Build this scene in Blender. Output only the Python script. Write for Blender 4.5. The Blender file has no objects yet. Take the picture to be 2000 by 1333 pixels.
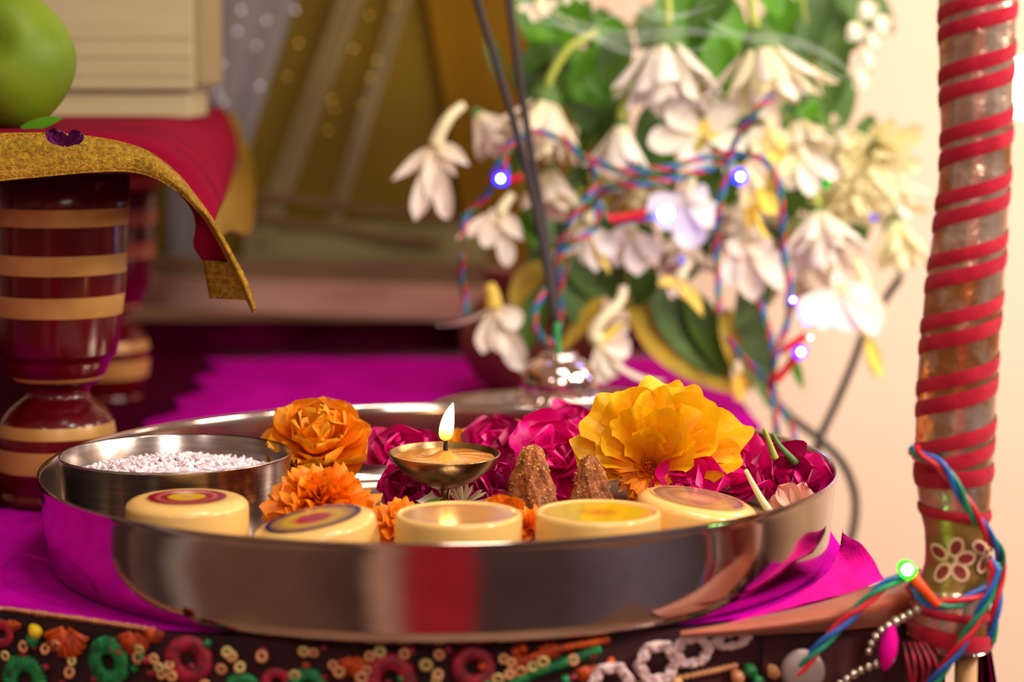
import bpy, math, random
import numpy as np
from mathutils import Vector, Matrix
random.seed(7)
PI = math.pi
sc = bpy.context.scene
COL = sc.collection

# ------------------------------------------------------------------ camera numbers
F = 4444.0
CAM = np.array([0.03, -0.93, 0.2015])
TH = math.atan((666.5 - 125) / F)
FW = np.array([0, math.cos(TH), -math.sin(TH)])
UP = np.array([0, math.sin(TH), math.cos(TH)])
RT = np.array([1.0, 0, 0])

def ray(px, py):
    return RT * ((px - 1000) / F) + UP * ((666.5 - py) / F) + FW
def P(px, py, Y):
    d = ray(px, py)
    return CAM + d * ((Y - CAM[1]) / d[1])
def PZ(px, py, z):
    d = ray(px, py)
    return CAM + d * ((z - CAM[2]) / d[2])
def S(Y):
    return (Y - CAM[1]) / F
def V(*a):
    return np.array(a, float)
def nrm(v):
    v = np.asarray(v, float)
    l = np.linalg.norm(v)
    return v / l if l > 1e-12 else v

# ------------------------------------------------------------------ mesh builder
class MB:
    def __init__(self):
        self.v = []; self.f = []; self.m = []; self.n = 0; self.u = []
    def add(self, verts, faces, mat=0):
        verts = np.asarray(verts, float).reshape(-1, 3)
        k = self.n
        self.v.append(verts); self.n += len(verts)
        for f in faces:
            self.f.append(tuple(int(i) + k for i in f))
        self.m += [mat] * len(faces) if isinstance(mat, int) else list(mat)
        return self
    def grid(self, pts, mat=0, closed_v=False, closed_u=False):
        pts = np.asarray(pts, float)
        nu, nv = pts.shape[:2]
        fs = []; ms = []
        for i in range(nu if closed_u else nu - 1):
            for j in range(nv if closed_v else nv - 1):
                a = i * nv + j; b = i * nv + (j + 1) % nv
                i2 = (i + 1) % nu
                fs.append((a, b, i2 * nv + (j + 1) % nv, i2 * nv + j))
                ms.append(mat[i] if isinstance(mat, (list, tuple)) else mat)
        return self.add(pts.reshape(-1, 3), fs, ms)
    def lathe(self, prof, c=(0, 0, 0), n=40, M=None, mat=0, fn=None):
        rows = []
        for (r, z) in prof:
            row = []
            for j in range(n):
                a = 2 * PI * j / n
                rr, zz = (r, z) if fn is None else fn(r, z, a)
                row.append((rr * math.cos(a), rr * math.sin(a), zz))
            rows.append(row)
        pts = np.array(rows)
        if M is not None:
            pts = pts @ np.asarray(M).T
        pts = pts + np.asarray(c)
        self.grid(pts, mat, closed_v=True)
        return self
    def tube(self, path, r, n=10, mat=0, cap=True):
        path = np.asarray(path, float)
        k = len(path)
        rs = [r(i / (k - 1)) if callable(r) else r for i in range(k)]
        T = np.gradient(path, axis=0)
        up = V(0.123, 0.2, 0.97)
        rows = []
        t = nrm(T[0]); s = nrm(np.cross(t, up))
        for i in range(k):
            t = nrm(T[i]); s = nrm(s - t * np.dot(s, t)); b = np.cross(t, s)
            rows.append([path[i] + rs[i] * (s * math.cos(2 * PI * j / n) + b * math.sin(2 * PI * j / n)) for j in range(n)])
        k0 = self.n
        self.grid(np.array(rows), mat, closed_v=True)
        if cap:
            self.f.append(tuple(k0 + j for j in range(n - 1, -1, -1))); self.m.append(mat if isinstance(mat, int) else mat[0])
            e = k0 + (k - 1) * n
            self.f.append(tuple(e + j for j in range(n))); self.m.append(mat if isinstance(mat, int) else mat[-1])
        return self
    def ball(self, c, r, nu=10, nv=14, mat=0, sc3=(1, 1, 1), M=None):
        rows = []
        for i in range(nu + 1):
            a = PI * i / nu
            ra = max(math.sin(a), 1e-3)
            rows.append([(ra * math.cos(2 * PI * j / nv), ra * math.sin(2 * PI * j / nv), math.cos(a)) for j in range(nv)])
        pts = np.array(rows) * r * np.asarray(sc3)
        if M is not None:
            pts = pts @ np.asarray(M).T
        return self.grid(pts + np.asarray(c), mat, closed_v=True)
    def torus(self, c, R, r, M=None, nu=24, nv=8, mat=0, fn=None):
        rows = []
        for i in range(nu):
            a = 2 * PI * i / nu
            rr = r if fn is None else fn(a)
            rows.append([((R + rr * math.cos(2 * PI * j / nv)) * math.cos(a), (R + rr * math.cos(2 * PI * j / nv)) * math.sin(a), rr * math.sin(2 * PI * j / nv)) for j in range(nv)])
        pts = np.array(rows)
        if M is not None:
            pts = pts @ np.asarray(M).T
        return self.grid(pts + np.asarray(c), mat, closed_v=True, closed_u=True)
    def box(self, lo, hi, bev=0.0, M=None, c=(0, 0, 0), mat=0):
        x0, y0, z0 = lo; x1, y1, z1 = hi
        b = bev
        def ring(z, i):
            return [(x0 + i + (0), y0 + i, z), (x1 - i, y0 + i, z), (x1 - i, y1 - i, z), (x0 + i, y1 - i, z)]
        if b > 0:
            vs = ring(z0, b) + ring(z0 + b, 0) + ring(z1 - b, 0) + ring(z1, b)
            fs = [(3, 2, 1, 0), (12, 13, 14, 15)]
            for k in range(3):
                for j in range(4):
                    fs.append((k * 4 + j, k * 4 + (j + 1) % 4, k * 4 + 4 + (j + 1) % 4, k * 4 + 4 + j))
        else:
            vs = ring(z0, 0) + ring(z1, 0)
            fs = [(3, 2, 1, 0), (4, 5, 6, 7)] + [(j, (j + 1) % 4, 4 + (j + 1) % 4, 4 + j) for j in range(4)]
        vs = np.array(vs, float)
        if M is not None:
            vs = vs @ np.asarray(M).T
        return self.add(vs + np.asarray(c), fs, mat)

def cat_rom(pts, n):
    pts = np.asarray(pts, float)
    if len(pts) < 3:
        t = np.linspace(0, 1, n)[:, None]
        return pts[0] * (1 - t) + pts[-1] * t
    k = len(pts)
    ext = np.vstack([2 * pts[0] - pts[1], pts, 2 * pts[-1] - pts[-2]])
    out = []
    for i in range(n):
        x = i / (n - 1) * (k - 1); j = min(int(x), k - 2); t = x - j
        p0, p1, p2, p3 = ext[j], ext[j + 1], ext[j + 2], ext[j + 3]
        out.append(0.5 * ((2 * p1) + (-p0 + p2) * t + (2 * p0 - 5 * p1 + 4 * p2 - p3) * t * t + (-p0 + 3 * p1 - 3 * p2 + p3) * t ** 3))
    return np.array(out)
def patch(rows, nu, nv):
    r = [cat_rom(row, nv) for row in rows]
    r = np.array(r)
    return np.stack([cat_rom(r[:, j], nu) for j in range(nv)], axis=1)
def rot_to(axis):
    return np.array(Vector((0, 0, 1)).rotation_difference(Vector(nrm(axis))).to_matrix())

# ------------------------------------------------------------------ objects
ORI = {}
def thing(name, label, cat, loc, group=None):
    o = bpy.data.objects.new(name, None); COL.objects.link(o)
    o.empty_display_size = 0.01
    o.location = tuple(loc); o['label'] = label; o['category'] = cat
    if group: o['group'] = group
    ORI[o.name] = np.asarray(loc, float)
    return o
def obj(name, mb, mats, parent=None, smooth=True, label=None, stuff=False, solid=0.0):
    if not isinstance(mats, (list, tuple)): mats = [mats]
    org = ORI[parent.name] if parent is not None else np.zeros(3)
    me = bpy.data.meshes.new(name)
    vv = np.vstack(mb.v)
    if parent is None:
        org = np.array([(vv[:, 0].min() + vv[:, 0].max()) / 2, (vv[:, 1].min() + vv[:, 1].max()) / 2, vv[:, 2].min()])
    me.from_pydata((vv - org).tolist(), [], mb.f)
    for m in mats: me.materials.append(m)
    me.polygons.foreach_set('material_index', mb.m)
    if smooth: me.polygons.foreach_set('use_smooth', [True] * len(mb.f))
    me.update()
    if mb.u and len(mb.u) == mb.n:
        me.attributes.new('u', 'FLOAT', 'POINT').data.foreach_set('value', mb.u)
    o = bpy.data.objects.new(name, me); COL.objects.link(o)
    if parent is not None:
        o.parent = parent
        ORI[o.name] = org
    else:
        o.location = tuple(org); ORI[o.name] = org
    if label: o['label'] = label
    if stuff: o['kind'] = 'stuff'
    if solid:
        md = o.modifiers.new('solid', 'SOLIDIFY'); md.thickness = solid; md.offset = 0
    return o
def tag(o, label, cat, group=None):
    o['label'] = label; o['category'] = cat
    if group: o['group'] = group
    return o
def struct(name, mb, m, smooth=False):
    o = obj(name, mb, m, None, smooth); o['kind'] = 'structure'; return o

# ------------------------------------------------------------------ materials
def lin(c):
    return tuple(((x / 12.92) if x <= 0.04045 else ((x + 0.055) / 1.055) ** 2.4) for x in [k / 255 for k in c])
MATS = {}
def mat(name, rgb, rough=0.5, metal=0.0, rgb2=None, nscale=30, bump=0.0, bscale=None, trans=0.0, emis=None, estr=0.0,
        coat=0.0, sheen=0.0, spec=0.5, detail=4, stretch=(1, 1, 1), ramp=(0.35, 0.65), aniso=0.0, sss=0.0, grad=None):
    m = bpy.data.materials.new(name); m.use_nodes = True
    nt = m.node_tree; N = nt.nodes; L = nt.links
    b = N['Principled BSDF']
    b.inputs['Base Color'].default_value = (*lin(rgb), 1)
    b.inputs['Roughness'].default_value = rough
    b.inputs['Metallic'].default_value = metal
    b.inputs['Specular IOR Level'].default_value = spec
    b.inputs['Coat Weight'].default_value = coat
    b.inputs['Coat Roughness'].default_value = 0.08
    b.inputs['Sheen Weight'].default_value = sheen
    if sss:
        b.inputs['Subsurface Weight'].default_value = sss
        b.inputs['Subsurface Radius'].default_value = (0.004, 0.002, 0.001)
        b.inputs['Subsurface Scale'].default_value = 1.0
    if emis:
        b.inputs['Emission Color'].default_value = (*lin(emis), 1); b.inputs['Emission Strength'].default_value = estr
    tc = mp = None
    if rgb2 or bump:
        tc = N.new('ShaderNodeTexCoord'); mp = N.new('ShaderNodeMapping'); mp.inputs['Scale'].default_value = stretch
        L.new(tc.outputs['Object'], mp.inputs['Vector'])
    if rgb2:
        nz = N.new('ShaderNodeTexNoise'); nz.inputs['Scale'].default_value = nscale; nz.inputs['Detail'].default_value = detail
        L.new(mp.outputs[0], nz.inputs['Vector'])
        cr = N.new('ShaderNodeValToRGB')
        cr.color_ramp.elements[0].position = ramp[0]; cr.color_ramp.elements[1].position = ramp[1]
        cr.color_ramp.elements[0].color = (*lin(rgb), 1); cr.color_ramp.elements[1].color = (*lin(rgb2), 1)
        L.new(nz.outputs['Fac'], cr.inputs[0]); L.new(cr.outputs[0], b.inputs['Base Color'])
        colsock = cr.outputs[0]
    if grad:
        ga = N.new('ShaderNodeAttribute'); ga.attribute_name = 'u'
        gr = N.new('ShaderNodeValToRGB'); ge = gr.color_ramp.elements
        ge[0].position = grad[0][0]; ge[0].color = (*lin(grad[0][1]), 1); ge[1].position = grad[-1][0]; ge[1].color = (*lin(grad[-1][1]), 1)
        for p_, c_ in grad[1:-1]:
            q_ = ge.new(p_); q_.color = (*lin(c_), 1)
        L.new(ga.outputs['Fac'], gr.inputs[0])
        gm = N.new('ShaderNodeMix'); gm.data_type = 'RGBA'; gm.blend_type = 'MIX'; gm.inputs[0].default_value = 0.3
        L.new(gr.outputs[0], gm.inputs[6])
        if rgb2: L.new(colsock, gm.inputs[7])
        else: gm.inputs[0].default_value = 0.0
        colsock = gm.outputs[2]; L.new(colsock, b.inputs['Base Color'])
    if bump:
        nb = N.new('ShaderNodeTexNoise'); nb.inputs['Scale'].default_value = bscale or nscale * 3; nb.inputs['Detail'].default_value = 5
        L.new(mp.outputs[0], nb.inputs['Vector'])
        bp = N.new('ShaderNodeBump'); bp.inputs['Strength'].default_value = min(1, bump); bp.inputs['Distance'].default_value = 0.001
        L.new(nb.outputs['Fac'], bp.inputs['Height']); L.new(bp.outputs[0], b.inputs['Normal'])
    if trans:
        tr = N.new('ShaderNodeBsdfTranslucent'); tr.inputs['Color'].default_value = (*lin(rgb), 1)
        if rgb2 or grad: L.new(colsock, tr.inputs['Color'])
        mx = N.new('ShaderNodeMixShader'); mx.inputs[0].default_value = trans
        L.new(b.outputs[0], mx.inputs[1]); L.new(tr.outputs[0], mx.inputs[2]); L.new(mx.outputs[0], N['Material Output'].inputs[0])
    MATS[name] = m
    return m
def emit(name, rgb, s):
    m = bpy.data.materials.new(name); m.use_nodes = True
    nt = m.node_tree; nt.nodes.remove(nt.nodes['Principled BSDF'])
    e = nt.nodes.new('ShaderNodeEmission'); e.inputs[0].default_value = (*lin(rgb), 1); e.inputs[1].default_value = s
    nt.links.new(e.outputs[0], nt.nodes['Material Output'].inputs[0])
    return m

M_steel = mat('polished_steel', (214, 200, 190), 0.12, 1.0, rgb2=(196, 180, 172), nscale=40)
M_steel2 = mat('brushed_steel', (196, 186, 182), 0.22, 1.0, rgb2=(170, 160, 158), nscale=60, stretch=(1, 1, 12))
M_silver = mat('silver', (236, 214, 204), 0.08, 1.0)
M_brass = mat('old_brass', (176, 146, 100), 0.27, 1.0, rgb2=(120, 92, 58), nscale=70, bump=0.15, bscale=300)
M_ghee = mat('ghee', (214, 150, 66), 0.12, 0, rgb2=(196, 128, 48), nscale=90, coat=0.6, sss=0.2)
M_wick = mat('charred_wick', (40, 22, 18), 0.9)
M_cotton = mat('soaked_cotton', (235, 190, 120), 0.5)
M_rice = mat('rice', (238, 214, 226), 0.45, rgb2=(252, 236, 240), nscale=200, sss=0.15)
M_cream = mat('cream_plastic', (244, 196, 116), 0.3, coat=0.3, sss=0.08)
M_purple = mat('purple_felt', (186, 0, 158), 0.95, rgb2=(206, 2, 174), nscale=45, bump=0.4, bscale=900, spec=0.03)
M_mag = mat('magenta_crepe', (244, 0, 160), 0.8, rgb2=(216, 0, 146), nscale=160, bump=0.7, bscale=700, spec=0.12)
M_maroon = mat('maroon_velvet', (86, 0, 44), 1.0, rgb2=(58, 0, 28), nscale=18, spec=0.02)
M_red = mat('red_satin', (134, 8, 42), 0.9, rgb2=(116, 4, 36), nscale=30, bump=0.25, bscale=800, spec=0.05)
M_laq = mat('maroon_lacquer', (100, 8, 20), 0.2, rgb2=(80, 4, 14), nscale=40, coat=0.1, spec=0.4)
M_gband = mat('gold_paint_band', (206, 156, 84), 0.45, 0.1, rgb2=(190, 138, 66), nscale=60, coat=0.1)
M_zari = mat('gold_zari_ribbon', (190, 152, 40), 0.36, 0.65, rgb2=(128, 94, 14), nscale=500, bump=0.9, bscale=1800)
M_zari2 = mat('gold_zari_edge', (216, 172, 62), 0.3, 0.8, rgb2=(150, 104, 20), nscale=900, bump=1.0, bscale=2500)
M_apple = mat('green_apple_skin', (92, 122, 10), 0.5, rgb2=(116, 138, 26), nscale=45, coat=0.0, ramp=(0.3, 0.75), spec=0.3, bump=0.1, bscale=200)
M_brown = mat('dry_stem', (64, 48, 34), 0.9)
M_box = mat('cream_painted_wood', (174, 162, 126), 0.9, rgb2=(180, 168, 134), nscale=10, stretch=(1, 1, 6), spec=0.05)
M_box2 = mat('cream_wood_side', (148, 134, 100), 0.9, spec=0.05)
M_marig = mat('orange_petal', (255, 164, 14), 0.5, rgb2=(252, 136, 6), nscale=70, trans=0.25, bump=0.3, bscale=300, grad=[(0.0, (236, 90, 0)), (0.5, (255, 146, 8)), (1.0, (255, 180, 30))])
M_marig2 = mat('deep_orange_petal', (255, 150, 6), 0.5, rgb2=(250, 116, 4), nscale=90, trans=0.25, grad=[(0.0, (240, 80, 0)), (1.0, (255, 156, 10))])
M_yel = mat('yellow_petal', (255, 196, 0), 0.5, rgb2=(250, 150, 0), nscale=60, trans=0.2, bump=0.4, bscale=260, grad=[(0.0, (236, 96, 0)), (0.4, (252, 146, 0)), (0.8, (255, 196, 0)), (1.0, (255, 214, 10))])  # orange petal base, deepened to put fold shading into the colour
M_yel2 = mat('amber_floret', (255, 160, 6), 0.5, rgb2=(240, 120, 6), nscale=120, trans=0.2)
M_rose = mat('magenta_rose_petal', (242, 0, 138), 0.42, rgb2=(206, 0, 116), nscale=60, trans=0.22, bump=0.3, bscale=220, grad=[(0.0, (240, 70, 140)), (0.2, (226, 0, 124)), (1.0, (238, 0, 142))])
M_rose2 = mat('crimson_rose_petal', (190, 0, 94), 0.45, rgb2=(148, 0, 76), nscale=60, trans=0.18, bump=0.3, bscale=220)
M_purp = mat('withered_purple_petal', (112, 14, 104), 0.5, rgb2=(80, 6, 70), nscale=90, trans=0.15)
M_rose3 = mat('pale_rose_petal', (240, 150, 150), 0.5, rgb2=(250, 190, 160), nscale=70, trans=0.2)
M_white = mat('white_petal', (255, 250, 240), 0.5, rgb2=(246, 238, 222), nscale=50, trans=0.3, grad=[(0.0, (236, 226, 150)), (0.25, (250, 244, 226)), (1.0, (255, 252, 246))])
M_ivory = mat('ivory_petal', (255, 250, 218), 0.5, rgb2=(252, 246, 196), nscale=50, trans=0.3)
M_pinkw = mat('blush_white_petal', (253, 245, 230), 0.5, rgb2=(248, 232, 214), nscale=50, trans=0.3, grad=[(0.0, (246, 230, 150)), (0.3, (253, 244, 222)), (1.0, (252, 240, 230))])
M_yelp = mat('yellow_tuberose_petal', (255, 234, 110), 0.5, rgb2=(255, 222, 90), nscale=40, trans=0.3)
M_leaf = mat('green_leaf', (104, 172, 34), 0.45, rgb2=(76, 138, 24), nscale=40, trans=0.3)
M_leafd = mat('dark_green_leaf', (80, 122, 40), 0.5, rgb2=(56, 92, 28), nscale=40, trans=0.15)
M_leafy = mat('yellow_green_leaf', (224, 196, 70), 0.5, rgb2=(176, 166, 56), nscale=40, trans=0.25)
M_stem = mat('green_stem', (150, 170, 60), 0.5, rgb2=(170, 180, 80), nscale=60)
M_calyx = mat('green_calyx', (98, 132, 66), 0.6, rgb2=(72, 106, 46), nscale=120)
M_inc = mat('charcoal_incense', (52, 46, 50), 0.95, rgb2=(66, 58, 60), nscale=500, bump=0.6, bscale=1500)
M_incg = mat('green_dyed_bamboo', (34, 140, 70), 0.6)
M_jag = mat('brown_jaggery', (180, 102, 40), 0.5, rgb2=(122, 62, 20), nscale=180, bump=1.0, bscale=700, sss=0.08)
M_sugar = mat('sugar_grain', (244, 190, 110), 0.2, sss=0.2)
M_gold = mat('mustard_cloth', (112, 90, 26), 0.95, rgb2=(98, 82, 32), nscale=9, trans=0.1, spec=0.03)
M_sheer = mat('silver_sheer', (128, 120, 120), 0.9, rgb2=(110, 104, 106), nscale=12, spec=0.05)
M_sheer2 = mat('pale_sheer_stripe', (128, 116, 84), 0.95, rgb2=(112, 98, 62), nscale=12, spec=0.03)
M_hem = mat('brown_hem', (104, 74, 42), 0.8)
M_seq = mat('sequin', (240, 240, 240), 0.25, 0.7, emis=(210, 215, 240), estr=0.25)  # faint emission stands in for the sparkle of caught light
M_seqg = mat('gold_sequin', (235, 190, 90), 0.25, 0.7, emis=(230, 190, 80), estr=0.15)  # gold sparkle given by emission as well
M_ledge = mat('pale_rail_wood', (196, 156, 136), 0.7, rgb2=(178, 138, 120), nscale=8, stretch=(1, 8, 8), spec=0.2)
M_ledge2 = mat('brown_rail_wood', (120, 92, 64), 0.7, rgb2=(104, 78, 54), nscale=8)
M_wall = mat('cream_wall', (252, 226, 206), 0.95, rgb2=(246, 216, 194), nscale=2.2, bump=0.1, bscale=40, spec=0.05)
M_foil = mat('crinkled_foil', (240, 214, 194), 0.22, 0.85, rgb2=(206, 140, 84), nscale=48, bump=1.0, bscale=110, ramp=(0.42, 0.6))
M_foilg = mat('olive_gold_foil', (150, 116, 58), 0.38, 0.6, rgb2=(176, 138, 76), nscale=70, bump=0.6, bscale=160)
M_rib = mat('red_velvet_ribbon', (186, 34, 56), 1.0, rgb2=(164, 22, 46), nscale=150, bump=0.5, bscale=900, spec=0.05, sheen=0.15)
M_pmar = mat('maroon_print', (130, 24, 30), 0.6)
M_pwhite = mat('blush_print', (236, 190, 160), 0.6)
M_bamboo = mat('bamboo_core', (206, 160, 104), 0.6, rgb2=(186, 140, 86), nscale=30, stretch=(1, 1, 0.1))
M_wr = mat('red_wire', (206, 20, 44), 0.3); M_wg = mat('green_wire', (16, 128, 96), 0.3); M_wb = mat('blue_wire', (30, 88, 176), 0.3); M_wp = mat('violet_wire', (128, 66, 150), 0.3)
M_black = mat('black_cable', (46, 42, 40), 0.5)
M_clay = mat('brown_clay', (128, 70, 44), 0.6, rgb2=(108, 56, 36), nscale=20)
M_wood = mat('dark_table_wood', (70, 40, 26), 0.6, rgb2=(54, 30, 20), nscale=12, stretch=(8, 1, 1))
M_floor = mat('brown_floor_tile', (176, 140, 120), 0.5, rgb2=(160, 124, 104), nscale=3)
M_orange = mat('rust_satin', (176, 82, 48), 0.45, rgb2=(150, 60, 36), nscale=20, bump=0.3, bscale=600, sheen=0.2)
M_base = mat('embroidery_ground', (64, 8, 18), 0.9, rgb2=(34, 10, 16), nscale=60)
M_tg = mat('green_thread', (16, 150, 76), 0.45, rgb2=(6, 70, 40), nscale=260)
M_tr = mat('crimson_thread', (176, 10, 50), 0.5, rgb2=(96, 4, 28), nscale=260)
M_to = mat('orange_thread', (226, 88, 14), 0.5, rgb2=(150, 46, 8), nscale=260)
M_sq = mat('peach_sequin', (226, 166, 112), 0.3, rgb2=(206, 136, 96), nscale=100)
M_sqy = mat('pale_gold_sequin', (206, 180, 112), 0.3)
M_croch = mat('white_thread', (226, 196, 196), 0.7, rgb2=(200, 166, 168), nscale=300, bump=0.6, bscale=900)
M_bead = mat('silver_bead', (210, 196, 184), 0.2, 0.9)
M_gbead = mat('copper_bead', (196, 130, 92), 0.25, 0.8)
M_disc = mat('grey_mirror_disc', (140, 120, 118), 0.4, 0.4)
M_teal = mat('yellow_thread', (230, 190, 20), 0.5)

# ------------------------------------------------------------------ petals
def petal(mb, base, d, n, L, W, curl=0.0, curl0=0.0, cup=0.0, ruf=0.0, rf=3.0, shape='round', nu=9, nv=7, m=0, twist=0.0, ph=None):
    d = nrm(d); n = np.asarray(n, float); n = nrm(n - d * np.dot(n, d)); s = np.cross(d, n)
    pos = np.array(base, float); rows = []
    ph = random.random() * 6.28 if ph is None else ph
    for i in range(nu + 1):
        u = i / nu
        phi = curl0 + curl * u
        tg = d * math.cos(phi) + n * math.sin(phi); nn = -d * math.sin(phi) + n * math.cos(phi)
        if i: pos = pos + tg * (L / nu)
        if shape == 'round': w = W * (0.16 + 0.84 * math.sin(min(1, u * 1.25) * PI / 2)) * math.sqrt(max(0.0, 1 - max(0, (u - 0.62) / 0.38) ** 2.4)) if u < 1 else W * 0.12
        elif shape == 'lance': w = W * max(0.03, math.sin(PI * (u ** 0.8)) ** 0.85)
        elif shape == 'strap': w = W * (0.35 + 0.65 * min(1, u * 1.8)) * math.sqrt(max(0.02, 1 - max(0, (u - 0.8) / 0.2) ** 2))
        else: w = W * (0.12 + 0.88 * u ** 0.8)            # fan
        a = twist * u; s2 = s * math.cos(a) + nn * math.sin(a); n2 = nn * math.cos(a) - s * math.sin(a)
        row = []
        for j in range(nv):
            v = -1 + 2 * j / (nv - 1)
            off = cup * w * v * v + ruf * W * math.sin(rf * v * 2 + ph) * u ** 1.5 + 0.35 * ruf * W * math.sin(rf * v * 5 + ph * 2) * u ** 2
            e = ruf * (0.22 if nv > 9 else 0.5) * L * math.sin(rf * 2.2 * v + ph) * u ** 3 - ((0.30 * abs(v) ** 2.6 if nv > 9 else 0.16 * v * v) * L * u ** 3 if shape == 'fan' else 0)
            row.append(pos + s2 * v * w + n2 * off + tg * e)
        rows.append(row)
    mb.grid(np.array(rows), m)
    mb.u += [i / nu for i in range(nu + 1) for _ in range(nv)]
    return mb

def basis(axis):
    a = nrm(axis); t = V(0, 0, 1) if abs(a[2]) < 0.9 else V(1, 0, 0)
    x = nrm(np.cross(t, a)); y = np.cross(a, x)
    return a, x, y

def rosette(name, label, cat, c, axis, R, N, mats, group=None, open0=0.15, open1=1.35, Lf=(0.75, 1.15), Wf=(0.45, 0.7), cup=0.45, curl=-0.9, ruf=0.12, rf=3.0,
            shape='round', jit=0.15, mbase=None, pname='petal', nu=8, nv=7, start=0.15, loc=None):
    t = thing(name, label, cat, c if loc is None else loc, group)
    a, x, y = basis(axis)
    for k in range(N):
        f = (k + 0.5) / N
        th = k * 2.39996 + random.uniform(-jit, jit)
        o = open0 + (open1 - open0) * f + random.uniform(-jit, jit)
        rad = x * math.cos(th) + y * math.sin(th)
        d = a * math.cos(o) + rad * math.sin(o)
        n = a * math.sin(o) - rad * math.cos(o)
        L = R * (Lf[0] + (Lf[1] - Lf[0]) * f) * random.uniform(0.88, 1.1)
        W = R * (Wf[0] + (Wf[1] - Wf[0]) * f) * random.uniform(0.9, 1.12)
        mb = MB()
        petal(mb, np.asarray(c) + rad * R * start * f - a * R * 0.12 * f, d, n, L, W, curl=curl * (0.5 + 0.5 * f) + random.uniform(-0.25, 0.25), cup=cup, ruf=ruf, rf=rf, shape=shape, nu=nu, nv=nv)
        obj(pname, mb, mats[k % len(mats)] if not callable(mats) else mats(f), t)
    return t

# ================================================================== SETTING
m = MB(); m.grid([[(-1.2, 0.80, -0.75), (0.9, 0.80, -0.75)], [(-1.2, 0.80, 1.2), (0.9, 0.80, 1.2)]]); struct('wall_back', m, M_wall)
m = MB(); m.grid([[(-1.2, -0.9, -0.75), (1.3, -0.9, -0.75)], [(-1.2, 0.95, -0.75), (1.3, 0.95, -0.75)]]); struct('floor', m, M_floor)

# ---- table
FE = [(-0.62, -0.055), (-0.40, -0.068), (-0.26, -0.080), (-0.19, -0.092), (-0.156, -0.102), (-0.125, -0.118), (-0.0965, -0.134), (-0.05, -0.143), (0.0, -0.146), (0.05, -0.142), (0.093, -0.127), (0.14, -0.104), (0.168, -0.082)]
FX = np.array([p[0] for p in FE]); FYv = np.array([p[1] for p in FE])
def fy(x): return float(np.interp(x, FX, FYv))
RX = 0.168      # right edge
t = thing('altar_table', 'low altar table hidden under the purple and maroon cloths', 'table', (-0.2, 0.3, -0.75))
outl = [(x, fy(x) + 0.002) for x in FX] + [(RX - 0.002, 0.70), (-0.62, 0.70)]
m = MB(); k = len(outl)
m.add([(x, y, -0.004) for x, y in outl] + [(x, y, -0.03) for x, y in outl], [tuple(range(k)), tuple(range(2 * k - 1, k - 1, -1))] + [(i, (i + 1) % k, k + (i + 1) % k, k + i) for i in range(k)])
obj('table_top', m, M_wood, t, False)
for lx, ly in ((-0.55, 0.0), (0.1, -0.06), (-0.55, 0.64), (0.1, 0.64)):
    m = MB(); m.box((lx - 0.02, ly - 0.02, -0.75), (lx + 0.02, ly + 0.02, -0.03), 0.002); obj('leg', m, M_wood, t, False)

# ---- purple cloth over the table (with raised right-front flap)
def noise2(x, y, s=1.0):
    return (math.sin(x * 61 * s + 1.3) * math.cos(y * 47 * s + 0.4) + 0.6 * math.sin(x * 113 * s - y * 89 * s) + 0.4 * math.sin(y * 171 * s + x * 37 * s + 2.0)) / 2.0
def pl_left(y):       # left boundary of the purple cloth
    if y < 0.066: return -0.60
    return float(np.interp(y, [0.066, 0.0661, 0.2, 0.30, 0.45, 0.62], [-0.60, -0.215, -0.20, -0.185, -0.178, -0.185]))
rows = []
ys = list(np.linspace(0, 1, 90))
nx = 110
for v in ys:
    row = []
    for j in range(nx):
        u = j / (nx - 1)
        x = -0.60 + (RX + 0.60) * u
        y0 = fy(x)
        y = y0 + (0.62 - y0) * v
        row.append((x, y, 0.0004))
    rows.append(row)
pts = np.array(rows)
for i in range(pts.shape[0]):
    for j in range(pts.shape[1]):
        x, y, z = pts[i, j]
        dplate = math.hypot(x, y)
        amp = 0.0009 * max(0.0, min(1.0, (dplate - 0.165) / 0.04)) * max(0.0, min(1.0, (math.hypot(x - 0.06, y - 0.258) - 0.08) / 0.03)) * (1.0 if (y < 0.05 or x > -0.14) else 0.0)
        z += amp * (1 + noise2(x, y))
        # flap lifted beside the tray
        pts[i, j] = (x, y, z)
m = MB()
nu, nv = pts.shape[:2]
fs = []
for i in range(nu - 1):
    for j in range(nv - 1):
        cx = pts[i:i + 2, j:j + 2, 0].mean(); cy = pts[i:i + 2, j:j + 2, 1].mean()
        if cy < 0.07 or cx > pl_left(cy) + 0.006 * math.sin(cy * 60):
            fs.append((i * nv + j, i * nv + j + 1, (i + 1) * nv + j + 1, (i + 1) * nv + j))
m.add(pts.reshape(-1, 3), fs)
cloth = thing('purple_table_cloth', 'purple felt cloth spread over the altar table under the steel tray', 'cloth', (0, 0.2, 0))
obj('cloth_sheet', m, M_purple, cloth)
# circle crease left of the tray
m = MB(); m.tube(cat_rom([PZ(102, 1098, 0.0006), PZ(40, 1085, 0.0006), PZ(8, 1108, 0.0006), PZ(14, 1140, 0.0006), PZ(60, 1162, 0.0006), PZ(130, 1180, 0.0006)], 40), 0.0008, 8); obj('crease', m, M_purple, cloth)
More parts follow.
